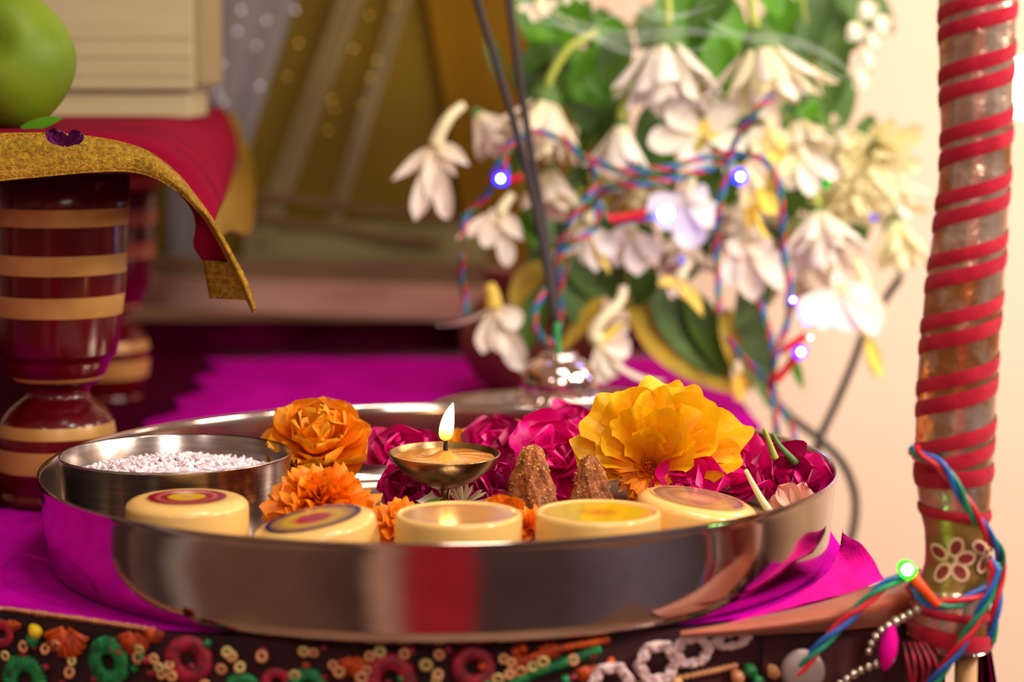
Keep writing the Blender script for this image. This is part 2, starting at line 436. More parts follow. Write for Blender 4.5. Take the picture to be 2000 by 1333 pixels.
# lifted flap at the right (crepe fabric)
def pol(r, dg, z): return V(r * math.cos(math.radians(dg)), r * math.sin(math.radians(dg)), z)
f_in = [pol(0.168, -46, 0.0018), pol(0.168, -33, 0.0035), pol(0.168, -21, 0.009), P(1590, 1052, -0.030), P(1625, 1029, -0.028)]
f_out = [PZ(1400, 1226, 0.0016), PZ(1500, 1198, 0.0016), PZ(1590, 1176, 0.0016), PZ(1660, 1158, 0.0016), PZ(1728, 1133, 0.0016)]
f_mid = [(a_ + b_) / 2 + V(0, 0, h_) for a_, b_, h_ in zip(f_in, f_out, (0, 0.001, 0.002, 0.003, 0))]
f_mid[3] = P(1645, 1095, -0.055); f_mid[4] = P(1688, 1070, -0.055)
flap = [f_in, f_mid, f_out]
g = patch(flap, 24, 30)
for i in range(24):
    for j in range(30):
        g[i, j, 2] = max(0.0016, g[i, j, 2] + 0.00025 * math.sin(i * 0.9 + j * 0.4) + 0.00015 * math.sin(j * 1.3 - i * 0.4))
        rr = math.hypot(g[i, j, 0], g[i, j, 1])
        if rr < 0.166: g[i, j, :2] *= 0.166 / rr
m = MB(); m.grid(g); obj('raised_corner', m, M_mag, cloth, label='raised magenta corner')
# ---- maroon cloth: covers the table below the purple, visible back left
m = MB()
for (x0, x1, y0, y1, z) in ((-0.62, -0.17, 0.066, 0.65, 0.0016),):
    rows = []
    for i in range(40):
        v = i / 39; row = []
        for j in range(40):
            u = j / 39
            y = y0 + (y1 - y0) * v
            xr = pl_left(y) + 0.012 + 0.006 * math.sin(y * 70) if y > 0.0662 else -0.20
            x = x0 + (xr - x0) * u
            row.append((x, y, z + 0.0005 * noise2(x, y, 1.3)))
        rows.append(row)
    m.grid(np.array(rows))
rows = []  # upright dark strip put in for the shadowed gap under the ledge
for i in range(8):
    rows.append([(-0.62 + 0.785 * j / 59, 0.655 + 0.002 * math.sin(j * 0.9) + 0.004 * (i / 7), 0.0005 + 0.022 * i / 7) for j in range(60)])
m.grid(np.array(rows))
tag(obj('maroon_cloth', m, M_maroon), 'dark maroon velvet cloth on the table behind the striped stool legs', 'cloth')

# ---- embroidered cloth hanging from the front edge
def front_xy(px, py, off=0.0):
    Y = -0.13
    for _ in range(12):
        q = P(px, py, Y); Y = fy(q[0]) - 0.004 - off
    return P(px, py, Y)
emb = thing('embroidered_cloth', 'dark cloth with thread flowers and sequins hanging from the table front', 'cloth', (0, -0.15, 0))
rows = []
xs = np.linspace(-0.60, 0.195, 120)
for i in range(10):
    v = i / 9
    rows.append([(x, fy(x) - 0.0035 * min(1, v * 6) + 0.0008 * math.sin(x * 160) * v, -0.0005 - 0.13 * v) for x in xs])
m = MB(); m.grid(np.array(rows)); obj('ground_fabric', m, M_base, emb)
def front_M(px):
    q = front_xy(px, 1300); x = q[0]
    sl = (fy(x + 0.01) - fy(x - 0.01)) / 0.02
    X = nrm(V(1, sl, 0)); Z = V(0, 0, 1); N = np.cross(X, Z)
    return np.array([X, Z, N]).T
for (px, py, r, mm, nm) in ((48, 1330, 56, M_tg, 'green'), (212, 1294, 54, M_tg, 'green'), (598, 1345, 46, M_tg, 'green'), (474, 1350, 40, M_tg, 'green'),
                            (368, 1290, 52, M_tr, 'crimson'), (762, 1328, 56, M_tr, 'crimson'), (2, 1238, 30, M_tr, 'crimson'), (540, 1335, 34, M_tr, 'crimson'), (925, 1305, 46, M_tr, 'crimson'), (-90, 1300, 54, M_tg, 'green')):
    c = front_xy(px, py, 0.0012); rr = r * S(c[1]); m = MB()
    m.torus(c, rr * 0.64, rr * 0.36, front_M(px) @ np.diag([1, 1, 0.45]), nu=120, nv=8, fn=lambda a, rr=rr: rr * (0.34 + 0.035 * math.sin(a * 30)))
    obj('thread_flower', m, mm, emb, label=nm + ' thread flower')
for (px, py, r) in ((130, 1235, 52), (262, 1242, 40), (300, 1232, 24), (690, 1288, 34), (1150, 1305, 30), (1075, 1262, 26), (25, 1215, 20), (1020, 1282, 22)):
    c = front_xy(px, py, 0.0008); rr = r * S(c[1]); m = MB(); M3 = front_M(px)
    for k in range(9):
        a = PI * (0.08 + 0.84 * k / 8) + PI
        e = c + M3 @ V(math.cos(a) * rr, math.sin(a) * rr, 0); s0 = c + M3 @ V(math.cos(a) * rr * 0.15, math.sin(a) * rr * 0.15 + rr * 0.2, 0.0004)
        m.tube([s0, (s0 + e) / 2 + M3 @ V(0, 0, 0.0006), e], lambda u, rr=rr: rr * (0.06 + 0.1 * u), 8)
    obj('thread_fan', m, M_to, emb, label='orange thread fan')
seqs = [(10, 1282), (45, 1264), (88, 1268), (140, 1292), (135, 1314), (110, 1262), (272, 1270), (268, 1285), (300, 1288), (310, 1305), (335, 1322), (315, 1318), (443, 1275), (452, 1283), (511, 1283), (593, 1274), (612, 1276), (432, 1308), (468, 1304),
        (662, 1313), (722, 1283), (742, 1274), (706, 1325), (716, 1310), (832, 1300), (858, 1280), (855, 1318), (852, 1330), (984, 1288), (998, 1295), (972, 1328), (995, 1318), (1016, 1313), (1040, 1303), (790, 1278), (650, 1300), (575, 1320), (400, 1340), (380, 1345), (1060, 1294), (1120, 1290), (330, 1300)]
for i, (px, py) in enumerate(seqs):
    c = front_xy(px, py, 0.002 + random.random() * 0.001); r = random.uniform(11, 15) * S(c[1]); M3 = front_M(px) @ np.array(Matrix.Rotation(random.uniform(-0.4, 0.4), 3, 'X')) @ np.diag([1, 1, 0.5])
    m = MB(); m.torus(c, r * 0.64, r * 0.34, M3, nu=16, nv=6); obj('ring_sequin', m, M_sq if i % 3 else M_sqy, emb)
for k in range(46):
    px = random.uniform(-40, 1230); py = random.uniform(1250, 1336)
    a = front_xy(px, py, 0.0008); b = front_xy(px + random.uniform(-14, 14), py + random.uniform(6, 18), 0.0008); m = MB(); m.tube(cat_rom([a, (a + b) / 2 + V(0, -0.0004, 0), b], 6), lambda u: 0.0013 * (0.4 + math.sin(PI * u)), 6); obj('thread_stitch', m, (M_tr, M_to, M_tr, M_tg, M_tr)[k % 5], emb)
for (pts2, mm, rp) in (([(985, 1345), (1040, 1318), (1100, 1296), (1172, 1268)], M_tg, 10), ([(1000, 1300), (1060, 1276), (1120, 1262), (1190, 1250)], M_to, 7), ([(1190, 1345), (1260, 1335), (1360, 1318), (1440, 1300)], M_sq, 6)):
    pp = cat_rom([front_xy(a, b, 0.001) for a, b in pts2], 90); m = MB()
    m.tube(pp, lambda u, rp=rp: rp * 0.00018 * (1 + 0.35 * math.sin(u * 150)), 8); obj('thread_cord', m, mm, emb)
for (px, py, rx, rz) in ((1192, 1335, 46, 40), (1284, 1296, 46, 44), (1352, 1272, 44, 32), (1428, 1250, 44, 17)):
    c = front_xy(px, py, 0.0035); s = S(c[1]); m = MB(); M3 = front_M(px)
    for ring, (q, rr) in enumerate(((1.0, 0.24), (0.84, 0.22), (0.7, 0.2), (0.92, 0.2))):
        pth = []
        for k in range(61):
            a = 2 * PI * k / 60
            h = 0.9 / max(abs(math.cos((a % (PI / 3)) - PI / 6)), 0.1)
            pth.append(c + M3 @ V(math.cos(a) * rx * s * q * h, math.sin(a) * rz * s * q * h, 0.0008 * math.sin(a * 7 + ring)))
        m.tube(pth, rx * s * 0.12, 8, cap=False)
    obj('crochet_ring', m, M_croch, emb, label='white crochet ring')
for (px, py, mm) in ((1430, 1310, M_sq), (1500, 1300, M_sq), (1470, 1320, M_tg), (1455, 1298, M_tg), (60, 1222, M_teal), (55, 1240, M_tg), (1310, 1322, M_sq), (1100, 1335, M_wb)):
    a = front_xy(px, py, 0.0012); b = front_xy(px + 14, py + 26, 0.0012); m = MB(); m.tube(cat_rom([a, (a + b) / 2 + V(0.0006, -0.0005, 0), b], 8), lambda u: 0.0018 * (0.5 + math.sin(PI * u)), 8); obj('thread_stitch', m, mm, emb)
m = MB()
for k in range(46):
    px = -60 + k * 8.0
    q = PZ(px, np.interp(px, [-60, 0, 150, 290, 330], [1183, 1190, 1203, 1230, 1243]), 0.0)
    m.ball((q[0], fy(q[0]) - 0.002, 0.0004), 0.0010 + 0.0004 * random.random(), 6, 8)
obj('bead_edging', m, M_gbead, emb, label='copper bead edging')
# right hand drape of the same table: rust satin fold
fold = [[P(1330, 1236, -0.135), P(1480, 1205, -0.12), P(1620, 1172, -0.105), P(1800, 1110, -0.085)],
        [P(1330, 1234, -0.142), P(1480, 1212, -0.13), P(1630, 1186, -0.117), P(1800, 1140, -0.094)],
        [P(1330, 1241, -0.144), P(1500, 1228, -0.132), P(1640, 1208, -0.12), P(1800, 1170, -0.098)],
        [P(1330, 1246, -0.138), P(1500, 1240, -0.124), P(1640, 1232, -0.11), P(1800, 1215, -0.09)]]
m = MB(); m.grid(patch(fold, 20, 40)); tag(obj('rust_satin_cloth', m, M_orange), 'rust coloured satin fold along the table corner below the magenta flap', 'cloth')
m = MB(); rows = []
for i in range(12):
    v = i / 11
    rows.append([P(1490 + 320 * j / 29, 1225 - 40 * j / 29 + v * 260, -0.118 + 0.03 * j / 29 + 0.004 * math.sin(j * 1.2) * v) for j in range(30)])
m.grid(np.array(rows)); tag(obj('maroon_skirt_cloth', m, mat('dark_maroon_drape', (70, 8, 18), 0.8, rgb2=(40, 6, 10), nscale=40)), 'dark maroon cloth hanging below the rust satin fold', 'cloth')
# bead strings hanging at the corner
for lab, pts2, cr in (('string of silver beads curving down beside the striped pole', [(1792, 1192), (1756, 1212), (1722, 1232), (1700, 1262), (1694, 1288)], 8), ('string of silver beads running below the magenta bud', [(1742, 1288), (1700, 1302), (1666, 1318), (1630, 1345)], 8)):
    pp = cat_rom([P(a, b, -0.125) for a, b in pts2], 200)
    t = thing('bead_string', lab, 'beads', pp[0], 'silver bead strings')
    dist = np.concatenate([[0], np.cumsum(np.linalg.norm(np.diff(pp, axis=0), axis=1))])
    r = 9.5 * S(-0.125)
    m = MB(); m.tube(pp[::8], 0.0003, 6); obj('thread', m, M_brown, t)
    for s_ in np.arange(0, dist[-1], r * 1.75):
        q = pp[min(len(pp) - 1, int(np.searchsorted(dist, s_)))]
        m = MB(); m.ball(q, r * random.uniform(0.8, 1.08), 8, 12); obj('bead', m, M_bead, t)
m = MB(); c = P(1735, 1268, -0.128)
m.lathe([(0.0001, -0.0085), (0.002, -0.006), (0.0034, -0.001), (0.003, 0.004), (0.0015, 0.0075), (0.0001, 0.009)], c, 20, M=np.array(Matrix.Rotation(0.15, 3, 'Y')))
tag(obj('magenta_bud', m, M_mag), 'magenta pointed bud charm hanging next to the silver beads', 'bud')
m = MB(); c = P(1568, 1312, -0.132); m.lathe([(0.0001, 0.0012), (0.006, 0.0011), (0.0078, 0.0006), (0.008, 0), (0.0078, -0.0006), (0.0001, -0.001)], c, 32, M=rot_to((0.05, -1, 0.15)))
tag(obj('mirror_disc', m, M_disc), 'round grey mirror disc sewn low on the maroon cloth', 'disc')
t = thing('red_tassel', 'red thread tassel hanging at the foot of the striped pole', 'tassel', P(1780, 1260, -0.12))
for k in range(5):
    m = MB(); a0 = 1765 + k * 10; m.tube(cat_rom([P(a0, 1255, -0.118), P(a0 + 8 + 4 * k, 1300, -0.122), P(a0 + 18 - 10 * (k % 2), 1350, -0.12)], 12), 0.0007, 6); obj('strand', m, M_tr, t)

# ================================================================== STOOL (left)
ANG = 0.074
def stool(xl, yl, z):     # stool local -> world, origin at its front right corner
    o = V(-0.121, 0.036, 0); ex = V(math.cos(ANG), math.sin(ANG), 0); ey = V(-math.sin(ANG), math.cos(ANG), 0)
    return o + ex * xl + ey * yl + V(0, 0, z)
st = thing('ceremonial_stool', 'maroon lacquered low stool with gold banded turned legs', 'stool', stool(-0.2, 0.25, 0))
m = MB(); R3 = np.array(Matrix.Rotation(ANG, 3, 'Z'))
m.box((-0.42, 0.004, 0.155), (-0.006, 0.53, 0.1690), 0.003, M=R3, c=stool(0, 0, 0)); obj('stool_top', m, M_laq, st, False)
k_ = 1.04 / F
prof_px = [(128, 328), (128, 403), (127.5, 437), (127, 492), (126, 530), (124, 572), (121, 612), (117, 650), (113, 684), (111, 691), (103, 694), (100, 706), (96, 720), (90, 732), (86, 739), (74, 747), (63, 752), (61, 762), (62, 772), (66, 776), (80, 787), (95, 800), (106, 815), (109.5, 822), (114.5, 845), (116, 868), (113, 912), (108, 935), (100, 950), (97, 956), (103, 962), (105, 974), (104, 983.5)]
bands = [(403, 437), (492, 530), (572, 612), (732, 739), (822, 845), (868, 912)]
def leg_at(c, lean):
    lg = MB(); prof = []; mi = []
    for i, (hw, y) in enumerate(prof_px):
        z = P(112, y, 0.104)[2]
        prof.append((hw * k_, max(z, 0.0022)))
        if i < len(prof_px) - 1:
            y2 = prof_px[i + 1][1]; mi.append(1 if any(a <= y and y2 <= b for a, b in bands) else 0)
    prof = [(0.0005, prof[0][1])] + prof + [(0.0005, 0.0022)]; mi = [0] + mi + [0]
    Mx = np.array([[1, 0, lean], [0, 1, 0], [0, 0, 1]])
    lg.lathe(prof, c, 64, M=Mx, mat=mi); return lg
q1 = P(112, 983, 0.104); q2 = P(216, 760, 0.415)
obj('leg', leg_at((q1[0] - 0.001, 0.104, 0), 0.05), [M_laq, M_gband], st)
obj('leg', leg_at((q2[0] - 0.005, 0.415, 0), 0.05), [M_laq, M_gband], st)
obj('leg', leg_at((-0.48, 0.065, 0), 0.0), [M_laq, M_gband], st)
obj('leg', leg_at((-0.51, 0.39, 0), 0.0), [M_laq, M_gband], st)

# ---- red cloth with gold border on the stool
rc = thing('red_stool_cloth', 'crimson cloth with gold brocade border draped over the stool', 'cloth', stool(-0.1, 0.1, 0.165))
def YB(x): return float(np.interp(x, [-60, 250, 350, 430, 500], [0.012, 0.030, 0.030, 0.026, 0.020]))
Tc = [(-160, 258), (-60, 261), (0, 262), (100, 262), (180, 269), (250, 283), (300, 304), (350, 345), (390, 395), (420, 438), (455, 500), (480, 548), (500, 606)]
Bc = [(-160, 375), (-60, 362), (0, 352), (100, 342), (180, 335), (250, 334), (300, 346), (345, 372), (380, 404), (405, 434), (438, 492), (466, 552), (496, 612)]
top_pts = cat_rom([P(a, b, YB(a)) for a, b in Tc], 90)
bot_pts = cat_rom([P(a, b, YB(a) - 0.006 + (0.010 if a > 390 else 0)) for a, b in Bc], 90)
g = np.array([top_pts * (1 - v) + bot_pts * v + V(0, -0.0035 * math.sin(PI * v), 0.001 * math.sin(PI * v)) for v in np.linspace(0, 1, 12)])
m = MB(); m.grid(g, [1, 0, 0, 0, 0, 1, 0, 0, 0, 1, 1]); obj('gold_border', m, [M_zari, M_zari2], rc, solid=0.0006, label='gold brocade border')
# piping along the border
m = MB(); m.tube(top_pts, 0.0006, 6); m.tube(bot_pts, 0.0006, 6); obj('gold_piping', m, M_zari2, rc)
# top sheet
rows = []
front_top = [P(a, b, YB(a) + 0.001) for a, b in [(-160, 258), (0, 263), (100, 264), (180, 271), (250, 285), (300, 306), (350, 347), (390, 397), (418, 436)]]
r0 = front_top
r1 = [P(a, b, y) for a, b, y in [(-160, 253, 0.06), (0, 254, 0.06), (100, 252, 0.06), (190, 252, 0.06), (270, 262, 0.06), (325, 280, 0.06), (372, 315, 0.06), (408, 365, 0.06), (428, 405, 0.06)]]
r2 = [P(a, b, y) for a, b, y in [(-160, 238, 0.2), (0, 238, 0.2), (100, 238, 0.2), (220, 238, 0.2), (305, 240, 0.2), (365, 258, 0.2), (405, 288, 0.2), (430, 335, 0.2), (440, 385, 0.2)]]
r3 = [P(a, b, y) for a, b, y in [(-160, 224, 0.38), (0, 224, 0.38), (100, 224, 0.38), (240, 224, 0.38), (335, 225, 0.38), (400, 230, 0.38), (432, 255, 0.38), (455, 300, 0.38), (452, 350, 0.38)]]
r4 = [P(a, b, y) for a, b, y in [(-160, 213, 0.57), (0, 213, 0.57), (100, 213, 0.57), (240, 213, 0.57), (350, 212, 0.57), (415, 210, 0.57), (440, 216, 0.57), (462, 270, 0.56), (466, 300, 0.55)]]
g = patch([r0, r1, r2, r3, r4], 40, 60)
m = MB(); m.grid(g); obj('cloth_sheet', m, M_red, rc, solid=0.0006)
# far right hem in gold
e1 = [P(414, 432, 0.05), P(440, 385, 0.2), P(452, 350, 0.38), P(466, 300, 0.55), P(440, 216, 0.572)]
e2 = [P(425, 470, 0.06), P(450, 452, 0.2), P(492, 450, 0.36), P(494, 330, 0.54), P(462, 228, 0.575)]
m = MB(); m.grid(patch([e1, [(a + b) / 2 + V(0.001, 0, 0) for a, b in zip(e1, e2)], e2], 10, 40)); obj('gold_hem', m, M_zari, rc, solid=0.0006, label='gold hem')
# hanging inner corner
L1 = [P(342, 370, 0.034), P(372, 405, 0.036), P(382, 440, 0.038), P(378, 480, 0.04), P(394, 508, 0.04)]
L2 = [P(380, 402, 0.032), P(405, 434, 0.032), P(424, 465, 0.032), P(440, 492, 0.03), P(452, 514, 0.03)]
m = MB(); m.grid(np.array([cat_rom(L1, 24) * (1 - v) + cat_rom(L2, 24) * v + V(0, 0.004 * math.sin(PI * v), 0) for v in np.linspace(0, 1, 10)])); obj('hanging_corner', m, M_red, rc, solid=0.0006)
H1 = [P(396, 508, 0.0395), P(404, 550, 0.0395), P(410, 583, 0.039)]; H2 = [P(453, 514, 0.029), P(474, 555, 0.027), P(491, 587, 0.025)]
m = MB(); m.grid(np.array([cat_rom(H1, 16) * (1 - v) + cat_rom(H2, 16) * v for v in np.linspace(0, 1, 10)]).transpose(1, 0, 2), [0, 0, 0, 0, 0, 1, 0, 0, 1, 0, 0, 0, 0, 1, 1]); obj('gold_hem', m, [M_zari, M_zari2], rc, solid=0.0006, label='gold hem')
# ---- apple
ac = P(8, 118, 0.085); ar = 137 * S(0.085)
t = thing('green_apple', 'green apple on the red cloth at the stool front', 'apple', ac - V(0, 0, ar))
ax = nrm(V(-0.06, -0.93, 0.30))
prof = []
for i in range(25):
    a = PI * i / 24
    rr = ar * (math.sin(a) ** 0.9 if math.sin(a) > 0 else 0) * (1 + 0.02 * math.cos(a)); zz = ar * 0.96 * math.cos(a)
    zz -= ar * 0.2 * math.exp(-(a / 0.30) ** 2) - ar * 0.12 * math.exp(-((PI - a) / 0.25) ** 2)
    prof.append((max(rr, 1e-5), zz))
m = MB(); m.lathe(prof, ac, 48, M=rot_to(ax), fn=lambda r, z, a: (r * (1 + 0.012 * math.cos(5 * a)), z)); obj('skin', m, M_apple, t)
m = MB(); m.tube(cat_rom([ac + ax * ar * 0.7, ac + ax * ar * 0.9, ac + ax * ar * 1.03 + V(0.003, 0, 0.003)], 8), lambda u: 0.0016 + 0.001 * u, 8); obj('stem', m, M_brown, t)
t = thing('green_leaf', 'small green leaf lying under the green apple', 'leaf', P(95, 244, 0.06))
m = MB(); petal(m, P(40, 247, 0.065), P(128, 240, 0.06) - P(40, 247, 0.065), V(0, -0.6, 1), 0.021, 0.006, curl=0.2, shape='lance'); obj('leaf_blade', m, M_leaf, t)
t = thing('purple_petal', 'crumpled purple petal lying on the gold border of the red cloth', 'petal', P(125, 268, 0.02))
for k, (a, b, dx, dy, L_) in enumerate(((126, 284, -36, -26, 46), (128, 286, 34, -24, 48), (122, 286, 4, -28, 34), (138, 278, 40, -14, 34), (120, 284, -14, -30, 36))):
    m = MB(); sY = S(0.010); petal(m, P(a, b, 0.010), V(dx, -6, -dy), V(0, -1, 0.4), L_ * sY, 15 * sY, curl=0.5, cup=0.5, ruf=0.25, nu=9, nv=11); obj('petal_fold', m, M_purp, t)
# ---- cream wooden box behind apple
bx_ = thing('cream_wooden_box', 'cream painted wooden box standing on the red cloth', 'box', V(-0.24, 0.4, 0.1712))
def bxx(px, Y): return P(px, 200, Y)[0]
Yb = 0.33
zt = P(200, 178, Yb)[2]
m = MB(); m.box((-0.40, Yb, zt), (bxx(376, Yb), Yb + 0.09, 0.42), 0.0015); obj('upper_case', m, M_box, bx_, False)
m = MB(); m.box((-0.40, Yb + 0.004, 0.1712), (bxx(366, Yb + 0.004), Yb + 0.085, zt - 0.0012), 0.001); obj('plinth', m, M_box, bx_, False)
m = MB(); m.box((bxx(376, Yb) + 0.0006, Yb + 0.012, zt + 0.003), (bxx(397, Yb), Yb + 0.085, 0.42), 0.001); obj('side_panel', m, M_box2, bx_, False)
for yy in (75, 112, 148):
    m = MB(); z = P(200, yy, Yb)[2]; m.box((-0.40, Yb - 0.0004, z - 0.00025), (bxx(374, Yb), Yb + 0.001, z + 0.00025)); obj('board_seam', m, M_box2, bx_, False)

# ================================================================== BACKDROP
bd = thing('draped_backdrop', 'mustard backdrop cloth with sheer silver stripes hanging behind the altar', 'drape', V(-0.05, 0.70, 0.05))
def sheet(name, TL, TR, BL, BR, Y, mm, folds=6, amp=0.004, label=None):
    rows = []
    for i in range(16):
        v = i / 15; row = []
        for j in range(60):
            u = j / 59
            px = (TL[0] * (1 - u) + TR[0] * u) * (1 - v) + (BL[0] * (1 - u) + BR[0] * u) * v
            py = (TL[1] * (1 - u) + TR[1] * u) * (1 - v) + (BL[1] * (1 - u) + BR[1] * u) * v
            row.append(P(px, py, Y + amp * math.sin(u * folds * 6.28 + v)))
        rows.append(row)
    m = MB(); m.grid(np.array(rows)); return obj(name, m, mm, bd, label=label)
sheet('gold_cloth', (250, -200), (1120, -200), (250, 560), (1120, 560), 0.705, M_gold, 3, 0.0012)
sheet('amber_cloth', (800, -200), (1120, -200), (930, 560), (1120, 560), 0.694, mat('amber_cloth', (116, 82, 14), 0.95, rgb2=(104, 76, 18), nscale=9, spec=0.03), 2, 0.001, label='amber cloth')
sheet('silver_sheer', (330, -200), (640, -200), (330, 560), (400, 560), 0.698, M_sheer, 3, 0.0008, label='silver sheer panel')
sheet('sheer_stripe', (735, -200), (785, -200), (485, 480), (530, 480), 0.690, M_sheer2, 1, 0.001, label='pale sheer stripe')
sheet('sheer_stripe', (800, -100), (830, -100), (640, 430), (668, 430), 0.690, M_sheer2, 1, 0.001, label='pale sheer stripe')
sheet('sheer_band', (480, 430), (940, 440), (470, 540), (960, 545), 0.691, mat('grey_sheer_band', (130, 116, 76), 0.8, rgb2=(112, 100, 60), nscale=14), 2, 0.001, label='grey sheer band')
sheet('hem_stripe', (490, 372), (900, 420), (490, 386), (900, 434), 0.686, M_hem, 2, 0.0005, label='brown hem stripe')
sheet('hem_stripe', (480, 412), (860, 470), (480, 426), (860, 484), 0.686, M_hem, 2, 0.0005, label='brown hem stripe')
for (px, py) in [(432, 125), (420, 148), (462, 62), (408, 150), (500, 90), (470, 20), (520, 40), (436, 200), (425, 180), (575, 20), (455, 232), (508, 168)]:
    q = P(px, py, 0.68); m = MB(); m.lathe([(0.00001, 0.0003), (0.0014, 0.0003), (0.0016, 0), (0.00001, -0.0003)], q, 12, M=rot_to((random.uniform(-0.2, 0.2), -1, 0.1))); obj('round_sequin', m, M_seq, bd)
for (px, py) in [(583, 85), (720, 30), (735, 118), (722, 152), (648, 195), (652, 212), (640, 255), (705, 205), (770, 10), (560, 150), (690, 95)]:
    q = P(px, py, 0.68); m = MB(); m.lathe([(0.00001, 0.0003), (0.0012, 0.0003), (0.0014, 0), (0.00001, -0.0003)], q, 12, M=rot_to((random.uniform(-0.2, 0.2), -1, 0.1))); obj('round_sequin', m, M_seqg, bd)
# ledge
lg = thing('wooden_ledge', 'pale wooden ledge running below the mustard backdrop', 'ledge', V(-0.1, 0.66, 0.02))
a0 = P(150, 538, 0.66); a1 = P(150, 596, 0.66); b0 = P(1010, 565, 0.62); b1 = P(1010, 628, 0.62)
m = MB()
def rail(t0, t1, t2, t3, back):
    bb = V(0, back, 0); vs = [t0, t1, t2, t3, t0 + bb, t1 + bb, t2 + bb, t3 + bb]
    m.add(vs, [(0, 1, 2, 3), (7, 6, 5, 4), (0, 4, 5, 1), (1, 5, 6, 2), (2, 6, 7, 3), (3, 7, 4, 0)])
rail(a0, b0, b1, a1, 0.025); obj('front_rail', m, M_ledge, lg, False)
m = MB(); c0 = P(150, 500, 0.672); c1 = P(1010, 520, 0.632); rail(c0, c1, P(1010, 566, 0.632), P(150, 540, 0.672), 0.02); obj('back_rail', m, M_ledge2, lg, False)
for px in (190, 980):
    m = MB(); q = P(px, 610, 0.66 - 0.04 * (px - 150) / 860); m.box((q[0] - 0.008, q[1] + 0.012, 0.001), (q[0] + 0.008, q[1] + 0.026, q[2] + 0.006), 0.001); obj('foot', m, M_ledge2, lg, False)

# ================================================================== TRAY
tr = thing('steel_tray', 'large round steel tray with upright wall holding offerings', 'tray', V(0, 0, 0))
prof = [(0.0005, 0.0015), (0.150, 0.0012), (0.1535, 0.0015), (0.1553, 0.003), (0.1562, 0.006), (0.1580, 0.022), (0.1588, 0.030), (0.1592, 0.0330), (0.1598, 0.0343), (0.1606, 0.0343), (0.1609, 0.0336), (0.1604, 0.0322), (0.1598, 0.030), (0.159, 0.022), (0.1575, 0.006), (0.1565, 0.0025), (0.1543, 0.0007), (0.150, 0.0003), (0.0005, 0.0003)]
prof = [(r * 1.0175, (z if z < 0.01 else 0.006 + (z - 0.006) * 1.12) + 0.0002) for r, z in prof]
m = MB(); m.lathe(prof[:10], n=160); obj('tray_floor_and_wall', m, M_steel, tr)
m = MB(); m.lathe(prof[9:], n=160); obj('outer_wall', m, M_steel, tr)
# ---- rice bowl
bc = V(-0.1078, -0.0095, 0.0016); br = 0.0473
t = thing('steel_rice_bowl', 'small round steel bowl of white rice on the left of the tray', 'bowl', bc)
m = MB(); m.lathe([(r_, z_ * 1.055) for r_, z_ in [(0.0005, 0.0005), (0.038, 0.0005), (0.042, 0.002), (0.0445, 0.007), (0.0462, 0.02), (0.0471, 0.0385), (0.0474, 0.0392), (0.0470, 0.0396), (0.0466, 0.0390), (0.0457, 0.02), (0.044, 0.008), (0.0410, 0.003), (0.0005, 0.0015)]], bc, 96); obj('bowl_wall', m, M_steel2, t)
m = MB()
def rice_h(x, y):
    r = math.hypot(x, y) / 0.044
    return 0.0305 + 0.0065 * max(0, 1 - r ** 2.2) + 0.0007 * noise2(x * 3 + 5, y * 3)
rows = [[(0.044 * i / 14 * math.cos(2 * PI * j / 40) + bc[0], 0.044 * i / 14 * math.sin(2 * PI * j / 40) + bc[1], bc[2] + rice_h(0.044 * i / 14 * math.cos(2 * PI * j / 40), 0.044 * i / 14 * math.sin(2 * PI * j / 40)) - 0.0008) for j in range(40)] for i in range(15)]
m.grid(np.array(rows), closed_v=True)
for k in range(1500):
    a = random.uniform(0, 2 * PI); r = 0.0432 * math.sqrt(random.random())
    x, y = r * math.cos(a), r * math.sin(a)
    th = random.uniform(0, 2 * PI); el = random.gauss(0, 0.35)
    ax3 = V(math.cos(th) * math.cos(el), math.sin(th) * math.cos(el), math.sin(el))
    M3 = rot_to(ax3)
    m.ball(V(bc[0] + x, bc[1] + y, bc[2] + rice_h(x, y) + random.uniform(-0.0003, 0.0011)), 0.00085, 4, 6, sc3=(1, 1, 3.4), M=M3)
o = tag(obj('rice', m, M_rice), 'heap of white rice grains filling the small steel bowl', 'rice'); o['kind'] = 'stuff'
# ---- tubs
def paint(name, cols):      # concentric label colours by radius in object space
    m = bpy.data.materials.new(name); m.use_nodes = True; nt = m.node_tree; N = nt.nodes; L = nt.links; b = N['Principled BSDF']
    b.inputs['Roughness'].default_value = 0.15; b.inputs['Coat Weight'].default_value = 0.4
    tc = N.new('ShaderNodeTexCoord'); nz = N.new('ShaderNodeTexNoise'); nz.inputs['Scale'].default_value = 700; nz.inputs['Detail'].default_value = 2
    at = N.new('ShaderNodeAttribute'); at.attribute_name = 'ring'
    L.new(tc.outputs['Object'], nz.inputs['Vector'])
    mr = N.new('ShaderNodeMath'); mr.operation = 'MULTIPLY_ADD'; mr.inputs[1].default_value = 0.10; mr.inputs[2].default_value = -0.05
    L.new(nz.outputs['Fac'], mr.inputs[0]); ad = N.new('ShaderNodeMath'); L.new(at.outputs['Fac'], ad.inputs[0]); L.new(mr.outputs[0], ad.inputs[1])
    cr = N.new('ShaderNodeValToRGB'); cr.color_ramp.interpolation = 'LINEAR'
    els = cr.color_ramp.elements
    els[0].position = cols[0][0]; els[0].color = (*lin(cols[0][1]), 1); els[1].position = cols[1][0]; els[1].color = (*lin(cols[1][1]), 1)
    for p, c in cols[2:]:
        e = els.new(p); e.color = (*lin(c), 1)
    L.new(ad.outputs[0], cr.inputs[0]); L.new(cr.outputs[0], b.inputs['Base Color'])
    return m
CR = (240, 200, 136)
